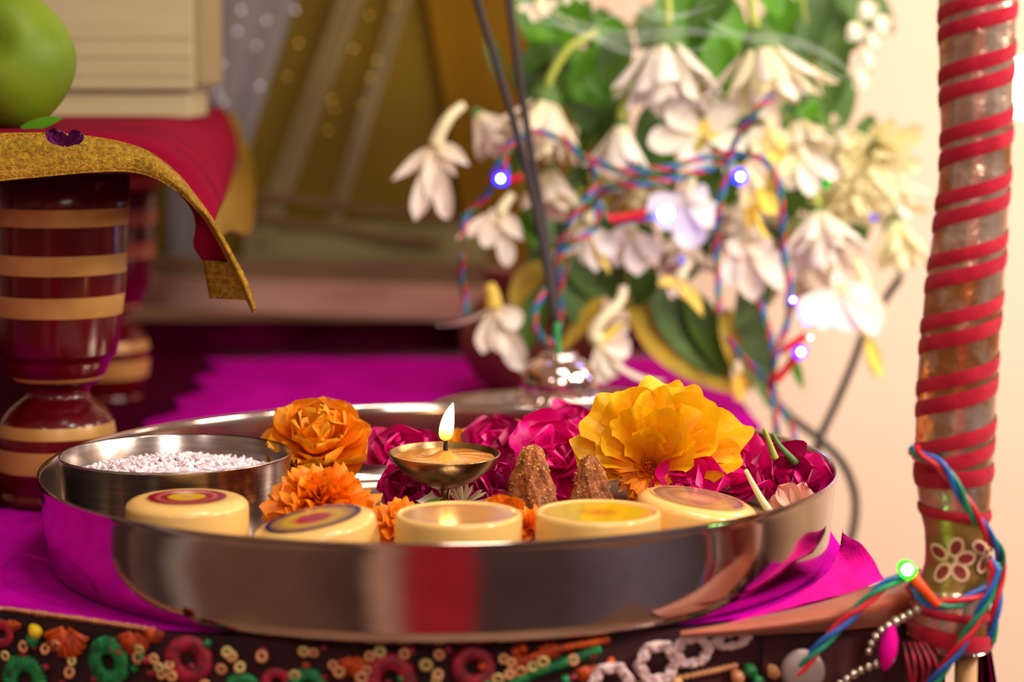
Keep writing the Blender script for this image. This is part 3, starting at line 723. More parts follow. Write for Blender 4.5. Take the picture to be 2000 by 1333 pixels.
L1 = paint('maroon_ring_label', [(0.0, (190, 150, 90)), (0.2, (240, 190, 20)), (0.42, (240, 190, 10)), (0.5, (160, 14, 40)), (0.62, (176, 30, 50)), (0.7, (214, 120, 120)), (0.8, (164, 16, 44)), (0.96, (150, 10, 40)), (0.99, CR)])
L2 = paint('navy_ring_label', [(0.0, (150, 40, 80)), (0.32, (196, 20, 60)), (0.42, (206, 150, 60)), (0.55, (220, 180, 40)), (0.7, (190, 140, 80)), (0.84, (150, 110, 70)), (0.9, (50, 20, 80)), (0.97, (60, 24, 84)), (1.0, CR)])
L3 = paint('amber_label', [(0.0, (206, 140, 60)), (0.3, (214, 150, 70)), (0.5, (220, 150, 60)), (0.8, (196, 140, 90)), (0.95, (220, 170, 110))])
L4 = paint('yellow_label', [(0.0, (196, 120, 30)), (0.25, (214, 150, 30)), (0.4, (226, 186, 30)), (0.7, (216, 190, 30)), (0.85, (230, 180, 60)), (0.97, (226, 170, 110))])
L5 = paint('grey_label', [(0.0, (230, 180, 130)), (0.3, (206, 150, 120)), (0.55, (150, 110, 90)), (0.75, (176, 140, 110)), (0.92, (120, 84, 70)), (0.98, CR)])
tubs = [(365, 972, -0.084, 122, (0, 0), L1, 0.66, 'round cream tub with maroon ring label in front of the rice bowl'),
        (611, 1014, -0.105, 124, (0.04, -0.17), L2, 0.80, 'tilted cream tub with navy ring label and red centre'),
        (895, 1007, -0.108, 127, (0, 0.0), L3, 0.94, 'cream tub with amber glossy top in front of the oil lamp'),
        (1168, 1003, -0.101, 125, (0, 0.0), L4, 0.92, 'cream tub with yellow label in front of the brown cones'),
        (1364, 974, -0.068, 120, (0.02, 0.15), L5, 0.80, 'cream tub with greyish label tilting below the yellow marigold')]
for px, py, Y, r, (tx, ty), lm, lf, lab in tubs:
    c = P(px, py, Y); r = r * S(Y)
    h = 0.030
    M3 = np.array(Matrix.Rotation(ty, 3, 'Y') @ Matrix.Rotation(tx, 3, 'X'))
    lo = -(c[2] - 0.0035) + abs(math.sin(ty)) * r
    e = 0.006 if px != 895 and px != 1168 else 0.0025
    if abs(ty) < 0.01 and px != 365: lidup = 0.0016
    else: lidup = 0.0
    prof = [(0.0003, 0.0), (r - e, 0.0)] + [(r - e + e * math.sin(a), -e * 0.62 + e * 0.62 * math.cos(a)) for a in np.linspace(0.15, PI / 2, 9)] + [(r, lo * 0.3), (r, lo * 0.6), (r * 0.97, lo * 0.9), (r * 0.93, lo), (0.0003, lo)]
    if lidup:
        prof = [(0.0003, 0.0), (r - 0.0026, 0.0), (r - 0.0022, 0.0008), (r - 0.001, 0.0010), (r - 0.0002, 0.0004), (r, -0.001), (r, lo * 0.5), (r * 0.96, lo), (0.0003, lo)]
    t = thing('cream_tub', lab, 'tub', c + V(0, 0, lo), 'five cream tubs along the tray front')
    m = MB(); m.lathe(prof, c, 64, M=M3); obj('tub_body', m, M_cream, t)
    m = MB(); nn = 24; rows = [[(max(1e-5, r * lf * i / nn) * math.cos(2 * PI * j / 64), max(1e-5, r * lf * i / nn) * math.sin(2 * PI * j / 64), 0.00025 if not lidup else 0.0004) for j in range(64)] for i in range(nn + 1)]
    m.grid((np.array(rows).reshape(-1, 3) @ M3.T + c).reshape(nn + 1, 64, 3), closed_v=True)
    o = obj('label_sticker', m, lm, t)
    at = o.data.attributes.new('ring', 'FLOAT', 'POINT'); at.data.foreach_set('value', [i / nn for i in range(nn + 1) for j in range(64)])
# ---- oil lamp
dc = P(868, 885, -0.03); dx, dy = dc[0], dc[1]; rim = dc[2]
t = thing('brass_oil_lamp', 'brass stemmed oil lamp with burning wick at the tray centre', 'lamp', V(dx, dy, 0.0018))
R_ = 0.0226
m = MB(); tilt = np.array(Matrix.Rotation(0.035, 3, 'X') @ Matrix.Rotation(0.012, 3, 'Y'))
cup = [(R_ * 0.97, 0.0002), (R_, 0.0), (R_ * 0.992, -0.0006), (R_ * 0.93, -0.003), (R_ * 0.8, -0.0065), (R_ * 0.6, -0.0102), (R_ * 0.38, -0.0128), (R_ * 0.2, -0.014), (0.0030, -0.0150)]
cin = [(R_ * 0.97, 0.0002), (R_ * 0.9, -0.0026), (R_ * 0.76, -0.0060), (R_ * 0.5, -0.0098), (0.0004, -0.0122)]
m.lathe(cup, dc, 64, M=tilt); m.lathe(cin, dc, 64, M=tilt); obj('oil_cup', m, M_brass, t)
m = MB(); m.lathe([(0.0031, rim - 0.0147), (0.0023, rim - 0.0165), (0.0020, rim - 0.019), (0.0021, rim - 0.024), (0.0027, rim - 0.0285), (0.004, rim - 0.032)], (dx, dy, 0), 32); obj('stem', m, M_brass, t)
m = MB(); m.lathe([(0.004, rim - 0.032), (0.006, rim - 0.034), (0.010, rim - 0.0365), (0.0135, 0.0034), (0.0145, 0.0026), (0.0145, 0.0019), (0.0005, 0.0019)], (dx, dy, 0), 48); obj('foot', m, M_brass, t)
m = MB(); rows = [[(R_ * 0.925 * i / 16 * math.cos(2 * PI * j / 48), R_ * 0.925 * i / 16 * math.sin(2 * PI * j / 48), -0.0022 + 0.0034 * math.exp(-((i / 16) / 0.22) ** 2) + 0.0002 * math.sin(j * 1.3 + i)) for j in range(48)] for i in range(17)]
pp = np.array(rows).reshape(-1, 3) @ tilt.T + dc; m.grid(pp.reshape(17, 48, 3), closed_v=True); obj('ghee_pool', m, M_ghee, t)
m = MB(); w0 = dc + V(0.0004, 0, 0.0005); m.tube(cat_rom([w0, w0 + V(0.0001, 0, 0.003), w0 + V(0.0006, 0, 0.0062)], 8), lambda u: 0.0011 - 0.0005 * u, 8); wk = obj('wick', m, M_wick, t)
# flame
fm = bpy.data.materials.new('flame_glow'); fm.use_nodes = True; nt = fm.node_tree; N = nt.nodes; N.remove(N['Principled BSDF'])
at = N.new('ShaderNodeAttribute'); at.attribute_name = 'h'
cr = N.new('ShaderNodeValToRGB'); e = cr.color_ramp.elements
e[0].position = 0; e[0].color = (1.0, 0.22, 0.02, 1); e[1].position = 1; e[1].color = (1.0, 0.62, 0.2, 1)
for p, c in ((0.14, (1, 0.35, 0.04, 1)), (0.30, (1, 0.62, 0.12, 1)), (0.45, (1, 0.85, 0.45, 1)), (0.85, (1, 0.86, 0.5, 1))):
    k = e.new(p); k.color = c
em = N.new('ShaderNodeEmission'); em.inputs[1].default_value = 5.0
cs = N.new('ShaderNodeValToRGB'); cs.color_ramp.elements[0].color = (0.25, 0.25, 0.25, 1); cs.color_ramp.elements[1].position = 0.4; cs.color_ramp.elements[1].color = (1, 1, 1, 1)
nt.links.new(at.outputs['Fac'], cs.inputs[0])
ml = N.new('ShaderNodeMath'); ml.operation = 'MULTIPLY'; ml.inputs[1].default_value = 7.0
nt.links.new(cs.outputs[0], ml.inputs[0]); nt.links.new(ml.outputs[0], em.inputs[1])
nt.links.new(at.outputs['Fac'], cr.inputs[0]); nt.links.new(cr.outputs[0], em.inputs[0]); nt.links.new(em.outputs[0], N['Material Output'].inputs[0])
axis_pts = cat_rom([P(869, 862, -0.03), P(871, 845, -0.03), P(875, 822, -0.03), P(880, 803, -0.03), P(885, 787, -0.03)], 24)
m = MB(); s_ = S(-0.03)
fr = lambda u: s_ * 15.5 * max(0.03, (math.sin(PI * min(1, u ** 0.62)) ** 0.75) * (1 - 0.25 * u))
m.tube(axis_pts, fr, 20); o = obj('flame', m, fm, t, label='burning yellow flame')
at_ = o.data.attributes.new('h', 'FLOAT', 'POINT'); at_.data.foreach_set('value', [i / 23 for i in range(24) for j in range(20)])

# ---- jaggery cones
for (ax_, ay_, bw, Y, lab) in ((1041, 868, 64, -0.045, 'brown sugary cone standing right of the oil lamp'), (1152, 888, 56, -0.04, 'shorter brown sugary cone beside the yellow marigold')):
    ap = P(ax_, ay_, Y); s_ = S(Y); hgt = ap[2] - 0.0018
    t = thing('jaggery_cone', lab, 'sweet', V(ap[0], ap[1], 0.0018), 'brown sugary cones')
    def cone_fn(r, z, a, k0=ax_):
        u = z / hgt
        lump = 1 + 0.12 * math.sin(3 * a + k0) + 0.09 * math.sin(5 * a + 9 * u + k0) + 0.07 * math.sin(9 * a - 20 * u) + 0.05 * math.sin(17 * a + 31 * u) + 0.04 * math.sin(25 * a - 67 * u)
        return r * lump, z
    prof = []
    for i in range(40):
        u = i / 39
        r = bw * s_ * (0.24 + 0.95 * (1 - u) ** 0.8) * (1 if u < 0.93 else math.sqrt(max(0.0, 1 - ((u - 0.93) / 0.07) ** 2)) + 0.01)
        prof.append((max(r, 1e-4), hgt * u))
    m = MB(); m.lathe(prof, (ap[0], ap[1], 0.0018), 64, fn=cone_fn); obj('cone_body', m, M_jag, t)
    m = MB()
    for k in range(260):
        u = random.uniform(0.15, 0.99); a = random.uniform(0, 2 * PI); r = np.interp(u * hgt, [z for _, z in prof], [q for q, _ in prof])
        r2, _ = cone_fn(r, u * hgt, a)
        m.ball((ap[0] + r2 * math.cos(a), ap[1] + r2 * math.sin(a), 0.0018 + u * hgt), random.uniform(0.0002, 0.0005), 4, 5, sc3=(1, random.uniform(0.6, 1.3), random.uniform(0.6, 1.3)))
    obj('sugar_grains', m, M_sugar, t, False, stuff=True)

# ================================================================== FLOWERS ON THE TRAY
GT = 'marigolds on the steel tray'
# crumpled orange marigold behind the bowl
c = P(622, 872, 0.03); Rm = 106 * S(0.03)
rosette('orange_marigold', 'crumpled golden orange marigold behind the rice bowl', 'marigold', c, (0.05, -0.55, 0.85), Rm, 34, [M_marig], GT,
        open0=0.05, open1=2.1, Lf=(0.85, 1.08), Wf=(0.38, 0.56), cup=0.6, curl=0.9, ruf=0.11, rf=2.0, shape='round', jit=0.25, start=0.1, nu=14, nv=11)
# deep orange fluffy marigold in front
c = P(628, 985, -0.055); Rm = 100 * S(-0.055)
rosette('orange_marigold', 'deep orange frilly marigold right of the rice bowl', 'marigold', c, (0.0, -0.35, 0.95), Rm, 85, [M_marig2], GT,
        open0=0.0, open1=2.0, Lf=(0.6, 1.2), Wf=(0.26, 0.42), cup=0.35, curl=-0.6, ruf=0.34, rf=2.6, shape='fan', jit=0.25, nu=8, nv=11)
c = P(780, 1022, -0.072); Rm = 55 * S(-0.072)
rosette('orange_marigold', 'small orange marigold squeezed between two cream tubs', 'marigold', c, (0.1, -0.4, 0.9), Rm, 40, [M_marig2], GT,
        open0=0.0, open1=1.8, Lf=(0.6, 1.2), Wf=(0.3, 0.46), cup=0.35, curl=-0.6, ruf=0.3, shape='fan', jit=0.25, nu=8, nv=11)
c = P(1030, 1030, -0.075); Rm = 46 * S(-0.075)
rosette('orange_marigold', 'small orange marigold at the foot of the brown cone', 'marigold', c, (-0.2, -0.4, 0.9), Rm, 32, [M_marig2], GT,
        open0=0.0, open1=1.8, Lf=(0.6, 1.25), Wf=(0.3, 0.46), cup=0.35, curl=-0.6, ruf=0.3, shape='fan', jit=0.25, nu=8, nv=11)
# the big open yellow marigold
c = P(1268, 918, -0.02); s_ = S(-0.02)
t = thing('yellow_marigold', 'large open yellow marigold leaning on the right of the tray', 'marigold', c, GT)
a, x, y = nrm(V(-0.05, -0.80, 0.50)), None, None
x = nrm(np.cross(V(0, 0, 1), a)) ; x = x if x[0] > 0 else -x; y = nrm(np.cross(a, x)); y = y if y[2] > 0 else -y
ring = [  # angle deg (0 right, 90 up), length px, half width px, opening
    (4, 178, 46, 1.35), (20, 200, 58, 1.2), (40, 178, 66, 1.15), (62, 172, 62, 1.05), (84, 172, 60, 1.1), (108, 158, 66, 1.12), (130, 160, 70, 1.15), (150, 150, 62, 1.25), (168, 142, 50, 1.4), (184, 122, 40, 1.45),
    (30, 160, 60, 0.85), (56, 140, 54, 0.75), (82, 158, 44, 0.72), (116, 132, 54, 0.8), (142, 122, 52, 0.92), (166, 106, 40, 1.0), (46, 112, 42, 0.5), (96, 104, 38, 0.52), (128, 92, 36, 0.6), (70, 84, 30, 0.42), (12, 120, 42, 0.8)]
for (dg, Lp, Wp, op) in ring:
    th = math.radians(dg + random.uniform(-4, 4)); rad = x * math.cos(th) + y * math.sin(th)
    d = a * math.cos(op) + rad * math.sin(op); n = a * math.sin(op) - rad * math.cos(op)
    m = MB(); petal(m, c + rad * 0.002, d, n, Lp * s_ * 1.03, Wp * s_, curl=random.uniform(-0.5, 0.3), cup=random.uniform(0.15, 0.5), ruf=0.2, rf=2.4, shape='fan', nu=14, nv=17)
    obj('petal', m, M_yel, t)
for k in range(30):
    th = math.radians(random.uniform(185, 355)); op = random.uniform(0.8, 1.6); rad = x * math.cos(th) + y * math.sin(th)
    d = a * math.cos(op) + rad * math.sin(op); n = a * math.sin(op) - rad * math.cos(op)
    m = MB(); petal(m, c + rad * 0.001, d, n, random.uniform(45, 78) * s_, random.uniform(14, 22) * s_, curl=-0.5, cup=0.4, ruf=0.25, shape='fan', nu=7, nv=7); obj('petal', m, M_yel2, t)
for k in range(26):
    th = k * 2.4; op = 0.15 + 0.03 * k; rad = x * math.cos(th) + y * math.sin(th)
    d = a * math.cos(op) + rad * math.sin(op); n = a * math.sin(op) - rad * math.cos(op)
    m = MB(); petal(m, c + rad * 0.0004 * k * 0.5, d, n, random.uniform(24, 40) * s_, random.uniform(7, 11) * s_, curl=0.5, cup=0.8, ruf=0.2, shape='fan', nu=5, nv=5); obj('floret', m, M_yel2, t)
# roses
GR = 'magenta roses on the tray'
roses = [  # px, py, Y, Rpx, axis, N, mats, label
    (782, 905, 0.035, 78, (0.25, -0.5, 0.8), 22, [M_rose, M_rose2], 'magenta rose between the orange marigold and the oil lamp'),
    (800, 968, 0.0, 70, (-0.2, -0.7, 0.6), 18, [M_rose2, M_rose], 'dark magenta rose below the left of the oil lamp cup'),
    (905, 965, 0.005, 66, (0.1, -0.8, 0.5), 16, [M_rose, M_rose2], 'magenta rose behind the oil lamp stem'),
    (965, 885, 0.055, 76, (-0.1, -0.6, 0.8), 20, [M_rose2, M_rose, M_rose2], 'dark magenta rose behind the right of the oil lamp cup'),
    (968, 940, 0.01, 62, (0.3, -0.7, 0.5), 16, [M_rose2, M_rose], 'dark rose left of the tall brown cone'),
    (1090, 905, 0.015, 86, (-0.05, -0.75, 0.65), 24, [M_rose], 'bright magenta rose behind the two brown cones'),
    (1110, 850, 0.09, 70, (0.0, -0.5, 0.9), 18, [M_rose2, M_rose], 'crimson rose near the back rim left of the yellow marigold'),
    (1420, 945, 0.0, 96, (0.0, -0.6, 0.8), 26, [M_rose], 'large bright magenta rose right of the yellow marigold'),
    (1345, 975, -0.030, 88, (-0.3, -0.6, 0.7), 14, [M_rose], 'magenta rose under the yellow marigold behind a cream tub'),
    (1545, 955, -0.005, 76, (-0.1, -0.7, 0.7), 22, [M_rose2, M_rose], 'crimson rose pressed against the right tray wall'),
    (1480, 915, 0.05, 66, (0.1, -0.5, 0.8), 18, [M_rose2], 'dark rose at the right back of the tray')]
for (px, py, Y, R, ax3, N_, mm, lab) in roses:
    rosette('magenta_rose', lab, 'rose', P(px, py, Y), ax3, R * S(Y), max(11, int(N_ * 0.7)), mm, GR, open0=0.25, open1=1.6, Lf=(0.6, 1.2), Wf=(0.45, 0.8), cup=0.55, curl=0.4, ruf=0.16, rf=2.2, jit=0.35, nu=10, nv=11)
c = P(1555, 965, -0.04); t = thing('pale_rose', 'pale pink rose petals at the right tray wall', 'rose', c)
for (dx_, dy_, L_, W_) in ((-50, 14, 60, 24), (-20, 34, 55, 26), (10, 44, 52, 24), (35, 30, 50, 24), (0, 10, 40, 22)):
    m = MB(); s_ = S(-0.04); petal(m, c + V(0, 0, -0.006), V(dx_, -20, dy_), V(0, -1, 0.5), L_ * s_, W_ * s_, curl=-0.8, cup=0.6, ruf=0.2, nu=9, nv=9); obj('petal', m, M_rose3, t)
for (px, py, Y, R, lab) in ((1020, 838, 0.10, 30, 'single orange petal near the back tray wall'), (902, 848, 0.08, 26, 'loose orange petal behind the oil lamp flame'), (988, 992, -0.062, 38, 'loose orange petal in front of the tall brown cone')):
    t = thing('orange_petal', lab, 'petal', P(px, py + 20, Y), 'loose orange petals'); s_ = S(Y)
    for k in range(4):
        m = MB(); petal(m, P(px, py + 22, Y), V(-0.9 + 0.6 * k, -0.3, 1), V(0, -1, 0.3), R * 1.4 * s_, R * 0.65 * s_, curl=random.uniform(-0.6, 0.3), cup=0.5, ruf=0.15, nu=8, nv=9); obj('petal_fold', m, M_marig if R != 38 else M_marig2, t)
# pale withered flower below lamp
c = P(905, 985, -0.02); t = thing('pale_withered_flower', 'pale yellow withered flower under the oil lamp cup', 'flower', c); s_ = S(-0.02)
for k in range(13):
    th = -1.0 + 2.3 * k / 12 + random.uniform(-0.15, 0.15); m = MB(); petal(m, c, V(math.sin(th), random.uniform(-0.7, 0.1), math.cos(th)), V(0, -1, 0), random.uniform(34, 62) * s_, 3.2 * s_, curl=-0.2, shape='strap', nu=6, nv=3); obj('ray_petal', m, M_rose3 if k % 3 == 0 else M_ivory, t)
# green stems
for (pts2, Y, r, mm, lab) in (([(1492, 838), (1500, 858), (1508, 880), (1514, 897)], -0.012, 7, M_stem, 'short yellow green stem sticking up at the right back rim'),
                              ([(1508, 848), (1522, 870), (1540, 890), (1556, 906)], -0.008, 7, M_calyx, 'darker green stem leaning on the right back tray wall'),
                              ([(1456, 918), (1470, 945), (1485, 972), (1503, 1000)], -0.05, 7, M_ivory, 'pale yellow stem beside the rightmost cream tub')):
    m = MB(); s_ = S(Y); m.tube(cat_rom([P(a, b, Y) for a, b in pts2], 14), lambda u: r * s_ * (0.55 + 0.6 * u), 10); tag(obj('flower_stem', m, mm), lab, 'stem', 'loose stems in the tray')
for (px, py, Y, dxy, lab) in ((1140, 838, 0.10, (30, 6), 'small green leaf near the back tray rim'), (845, 985, -0.045, (40, 8), 'small green leaf at the oil lamp foot')):
    m = MB(); s_ = S(Y); petal(m, P(px - 20, py, Y), V(dxy[0], -5, dxy[1]), V(0, -0.6, 1), 46 * s_, 9 * s_, curl=0.3, shape='lance'); tag(obj('green_leaf', m, M_calyx), lab, 'leaf')

# ================================================================== INCENSE
ip = P(1110, 760, 0.262)
t = thing('steel_saucer', 'small steel plate behind the tray under the incense holder', 'plate', V(ip[0], 0.258, 0.0012))
m = MB(); m.lathe([(0.0005, 0.0012), (0.055, 0.0012), (0.062, 0.003), (0.0685, 0.010), (0.073, 0.0185), (0.0755, 0.0200), (0.0762, 0.0196), (0.0738, 0.0175), (0.0693, 0.009), (0.0625, 0.002), (0.055, 0.0004), (0.0005, 0.0004)], (ip[0], 0.258, 0.0012), 96); obj('plate_dish', m, M_steel, t)
hc = P(1092, 700, 0.25); hx, hy = hc[0], hc[1]; s_ = S(0.25)
t = thing('incense_holder', 'domed silver incense holder with scalloped skirt', 'incense holder', V(hx, hy, 0.0026))
def hz(py): return P(1092, py, hy)[2]
m = MB(); m.lathe([(16 * s_, hz(690)), (22 * s_, hz(687)), (34 * s_, hz(688)), (37 * s_, hz(693)), (35 * s_, hz(698)), (46 * s_, hz(702)), (60 * s_, hz(710)), (70 * s_, hz(722)), (75 * s_, hz(740)), (76 * s_, hz(755)), (74 * s_, hz(766)), (72 * s_, hz(770))], (hx, hy, 0), 64); obj('dome', m, M_silver, t)
m = MB(); m.lathe([(72 * s_, hz(766)), (78 * s_, hz(769)), (85 * s_, hz(776)), (84 * s_, hz(781)), (70 * s_, hz(778))], (hx, hy, 0), 120, fn=lambda r, z, a: (r * (1 + 0.02 * math.sin(20 * a)), z + 0.0006 * math.sin(20 * a) * (r > 74 * s_))); obj('scalloped_skirt', m, M_silver, t)
for k in range(24):
    a = 2 * PI * k / 24; m = MB(); m.ball((hx + 84 * s_ * math.cos(a), hy + 84 * s_ * math.sin(a), hz(779)), 4.5 * s_, 6, 8); obj('rim_bead', m, M_silver, t)
m = MB(); m.lathe([(70 * s_, hz(777)), (70 * s_, hz(800)), (74 * s_, 0.008), (80 * s_, 0.0034), (80 * s_, 0.0026), (0.0005, 0.0026)], (hx, hy, 0), 64); obj('base', m, M_silver, t)
for pts2, lab in (([(1086, 700, .25), (1089, 682, .25), (1078, 590, .248), (1050, 430, .245), (1012, 270, .24), (968, 120, .235), (925, -20, .23), (890, -140, .226)], 'incense stick leaning further left above the silver holder'),
                  ([(1093, 700, .253), (1092, 682, .253), (1084, 590, .255), (1060, 430, .257), (1033, 270, .26), (1010, 120, .262), (992, -20, .264), (980, -140, .266)], 'more upright incense stick in the silver holder')):
    pp = cat_rom([P(*q) for q in pts2], 60)
    t = thing('incense_stick', lab, 'incense stick', pp[0], 'incense sticks in the holder')
    m = MB(); m.tube(pp[:20], 4.6 * s_, 10); obj('bare_stick', m, M_incg, t, label='green bare lower end')
    m = MB(); m.tube(pp[14:], lambda u: 7.6 * s_ * (0.85 + 0.15 * min(1, u * 12)), 12); obj('charcoal_coating', m, M_inc, t)
# smoke
sm = bpy.data.materials.new('thin_smoke'); sm.use_nodes = True; nt = sm.node_tree; N = nt.nodes; b = N['Principled BSDF']
b.inputs['Base Color'].default_value = (0.8, 0.82, 0.88, 1); b.inputs['Roughness'].default_value = 1; b.inputs['Alpha'].default_value = 0.08; b.inputs['Specular IOR Level'].default_value = 0
b.inputs['Emission Color'].default_value = (0.6, 0.62, 0.7, 1); b.inputs['Emission Strength'].default_value = 0.25  # emission stands in for light scattered by the smoke
m = MB()
for pts2, Y, r in (([(985, -20), (1040, 10), (1100, 40), (1180, 66), (1250, 72), (1330, 60), (1420, 70)], 0.22, 13), ([(1050, 40), (1130, 62), (1215, 96), (1290, 110), (1380, 92)], 0.21, 9), ([(1230, -10), (1250, 22), (1300, 36), (1350, 24), (1380, -10)], 0.23, 7), ([(1160, 50), (1200, 30), (1260, 18), (1330, 30), (1400, 10)], 0.22, 6), ([(1380, 40), (1450, 70), (1540, 78), (1620, 110), (1660, 140)], 0.24, 10), ([(1640, 60), (1600, 110), (1640, 150), (1690, 130)], 0.24, 5)):
    pp = cat_rom([P(a, b_, Y) for a, b_ in pts2], 40); s_ = S(Y)
    rows = [[p + UP * r * s_ * v * (0.5 + 0.7 * math.sin(PI * i / 39)) + FW * 0.002 * v for v in (-1, -0.4, 0.4, 1)] for i, p in enumerate(pp)]
    m.grid(np.array(rows))
o = tag(obj('incense_smoke', m, sm), 'thin curling incense smoke drifting over the hanging leaves', 'smoke'); o['kind'] = 'stuff'

# ================================================================== HANGING FLOWERS
def px_dir(dx, dy, dz): return RT * dx - UP * dy + FW * dz
GW = 'white chrysanthemums in the hanging bunch'
def mum(px, py, Y, tip, Lp, spread, N_, label, W=18, stem=None, mm=(M_white,), calr=30, group=GW, curl=0.0):
    c = P(px, py, Y); s_ = S(Y)
    t = thing('white_chrysanthemum', label, 'flower', c, group)
    a, x, y = basis(px_dir(*tip))
    for layer, (op, lf) in enumerate(((spread, 1.0), (spread * 0.68, 1.02), (spread * 0.32, 0.95))):
        n_ = max(9, N_ - 3) if layer == 0 else max(5, N_ - 3 - 3 * layer)
        for k in range(n_):
            th = 2 * PI * (k + 0.5 * layer) / n_ + random.uniform(-0.2, 0.2); rad = x * math.cos(th) + y * math.sin(th); o = op + random.uniform(-0.14, 0.14)
            d = a * math.cos(o) + rad * math.sin(o); n = -(a * math.sin(o) - rad * math.cos(o))
            rr_ = (0.72, 0.5, 0.25)[layer]
            m = MB(); petal(m, c + rad * calr * rr_ * s_ + a * calr * 0.1 * (1 + layer) * s_, d, n, Lp * lf * s_ * random.uniform(0.85, 1.12), W * s_ * random.uniform(0.85, 1.1), curl=curl + random.uniform(-0.15, 0.15), cup=-0.4, shape='strap', nu=8, nv=7, twist=random.uniform(-0.3, 0.3))
            obj('petal', m, mm[(k + layer) % len(mm)], t)
    m = MB(); M3 = rot_to(a)
    m.lathe([(0.0003, -0.9 * calr * s_), (0.35 * calr * s_, -0.8 * calr * s_), (0.8 * calr * s_, -0.3 * calr * s_), (1.0 * calr * s_, 0.3 * calr * s_), (0.8 * calr * s_, 0.5 * calr * s_), (0.0003, 0.4 * calr * s_)], c, 24, M=M3, fn=lambda r, z, a_: (r * (1 + 0.08 * math.sin(9 * a_)), z)); obj('calyx', m, M_calyx, t)
    if stem:
        m = MB(); m.tube(cat_rom([c - a * calr * 0.5 * s_] + [P(*q) for q in stem], 20), 9 * s_, 10); obj('stem', m, M_stem, t)
    return t
def tube_flower(px, py, Y, petals, label, tube=None, mm=M_pinkw, r=12, group='drooping tuberoses in the hanging bunch', name='tuberose', tm=M_ivory):
    c = P(px, py, Y); s_ = S(Y)
    t = thing(name, label, 'flower', c, group)
    for q in petals:
        ex, ey, w = q[:3]; cu = q[3] if len(q) > 3 else 0.5
        pm = q[4] if len(q) > 4 else mm
        d = px_dir(ex - px, ey - py, random.uniform(-0.5, 0.1) * 40); L_ = math.hypot(ex - px, ey - py) * s_ * (1 + 0.06 * abs(cu))
        # bend start direction so that the tip lands near the target
        n = px_dir(-(ey - py), ex - px, 0) if abs(cu) > 0.75 else px_dir(random.uniform(-0.3, 0.3), -0.5, -1)
        m = MB(); petal(m, c, d, n, L_, w * s_, curl=cu, curl0=-cu / 2, cup=0.45, ruf=0.06, shape='lance' if w < 20 else 'round', nu=12, nv=7); obj('petal', m, pm, t)
    if tube:
        m = MB(); m.tube(cat_rom([c] + [P(a, b, Y2) for a, b, Y2 in tube], 20), lambda u: r * s_ * (1.1 - 0.45 * u), 12); obj('flower_tube', m, tm, t)
    return t
mum(1300, 82, 0.335, (0, 1, -0.15), 128, 0.68, 13, 'large white chrysanthemum hanging upside down left of its twin at the top', 22, [(1305, 30, 0.335), (1300, -40, 0.34)], calr=42)
mum(1487, 88, 0.335, (0.12, 1, -0.15), 125, 0.74, 14, 'large white chrysanthemum hanging upside down on a yellow stem at the top right', 22, [(1470, 30, 0.335), (1462, -40, 0.34)], (M_white, M_ivory), 44)
mum(1068, 192, 0.345, (-0.25, 1, -0.1), 110, 0.62, 12, 'white chrysanthemum drooping behind the incense sticks', 18, [(1075, 150, 0.345), (1110, 95, 0.345), (1165, 62, 0.35)], (M_pinkw, M_ivory), 32)
mum(930, 222, 0.35, (0.55, 0.8, -0.1), 84, 0.7, 12, 'smaller white chrysanthemum left of the incense sticks', 13, None, (M_pinkw,), 14)
mum(1213, 242, 0.33, (-0.05, 1, -0.1), 96, 0.48, 11, 'white bell shaped chrysanthemum under the top left one', 19, [(1215, 215, 0.335), (1225, 190, 0.34)], calr=14)
mum(1597, 412, 0.345, (0.1, 1, -0.25), 120, 0.78, 14, 'white chrysanthemum lit violet beside the rightmost hanging bulb', 16, [(1590, 370, 0.35), (1575, 330, 0.36)], (M_white, M_pinkw), 16)
mum(1705, 285, 0.36, (0.15, 0.6, -0.8), 92, 1.05, 16, 'pale yellow chrysanthemum nearest the striped pole', 16, None, (M_ivory,), 20)
mum(1560, 235, 0.36, (0.1, 1, -0.3), 80, 0.75, 12, 'ivory chrysanthemum under the top right white one', 15, None, (M_ivory, M_white), 16)
mum(1075, 330, 0.36, (0.1, 1, -0.2), 92, 0.6, 12, 'blush white chrysanthemum behind the crossing of the incense sticks', 17, None, (M_pinkw, M_ivory), 16)
mum(1330, 452, 0.375, (-0.1, 1, -0.3), 90, 0.7, 12, 'blush chrysanthemum below the glowing blue bulb', 17, None, (M_pinkw,), 16)
mum(1660, 345, 0.375, (-0.1, 1, -0.3), 92, 0.85, 14, 'ivory chrysanthemum beside the green bulb', 14, None, (M_ivory,), 18)
mum(1750, 430, 0.385, (0.1, 1, -0.2), 100, 0.6, 10, 'withered pale chrysanthemum low beside the striped pole', 14, None, (M_ivory,), 14)
mum(1395, 150, 0.40, (0, 1, -0.4), 110, 0.9, 14, 'ivory chrysanthemum half hidden behind the two top white ones', 17, None, (M_ivory, M_white), 16)
mum(1440, 395, 0.40, (0, 1, -0.4), 105, 0.9, 14, 'white chrysanthemum behind the hanging wire in the middle of the bunch', 18, None, (M_white, M_pinkw), 16)
mum(1560, 500, 0.395, (0, 1, -0.4), 110, 0.95, 14, 'blush chrysanthemum behind the bright violet bulb', 18, None, (M_pinkw,), 16)
mum(1240, 330, 0.405, (-0.1, 1, -0.4), 100, 0.9, 14, 'cream chrysanthemum behind the horizontal wires', 17, None, (M_ivory, M_white), 16)
mum(1730, 345, 0.40, (0.15, 1, -0.3), 96, 0.85, 13, 'pale yellow chrysanthemum under the one nearest the striped pole', 15, None, (M_ivory, M_white), 16)
mum(1640, 250, 0.40, (0.1, 1, -0.3), 92, 0.9, 13, 'pale ivory chrysanthemum above the green bulb', 15, None, (M_ivory, M_white), 16)
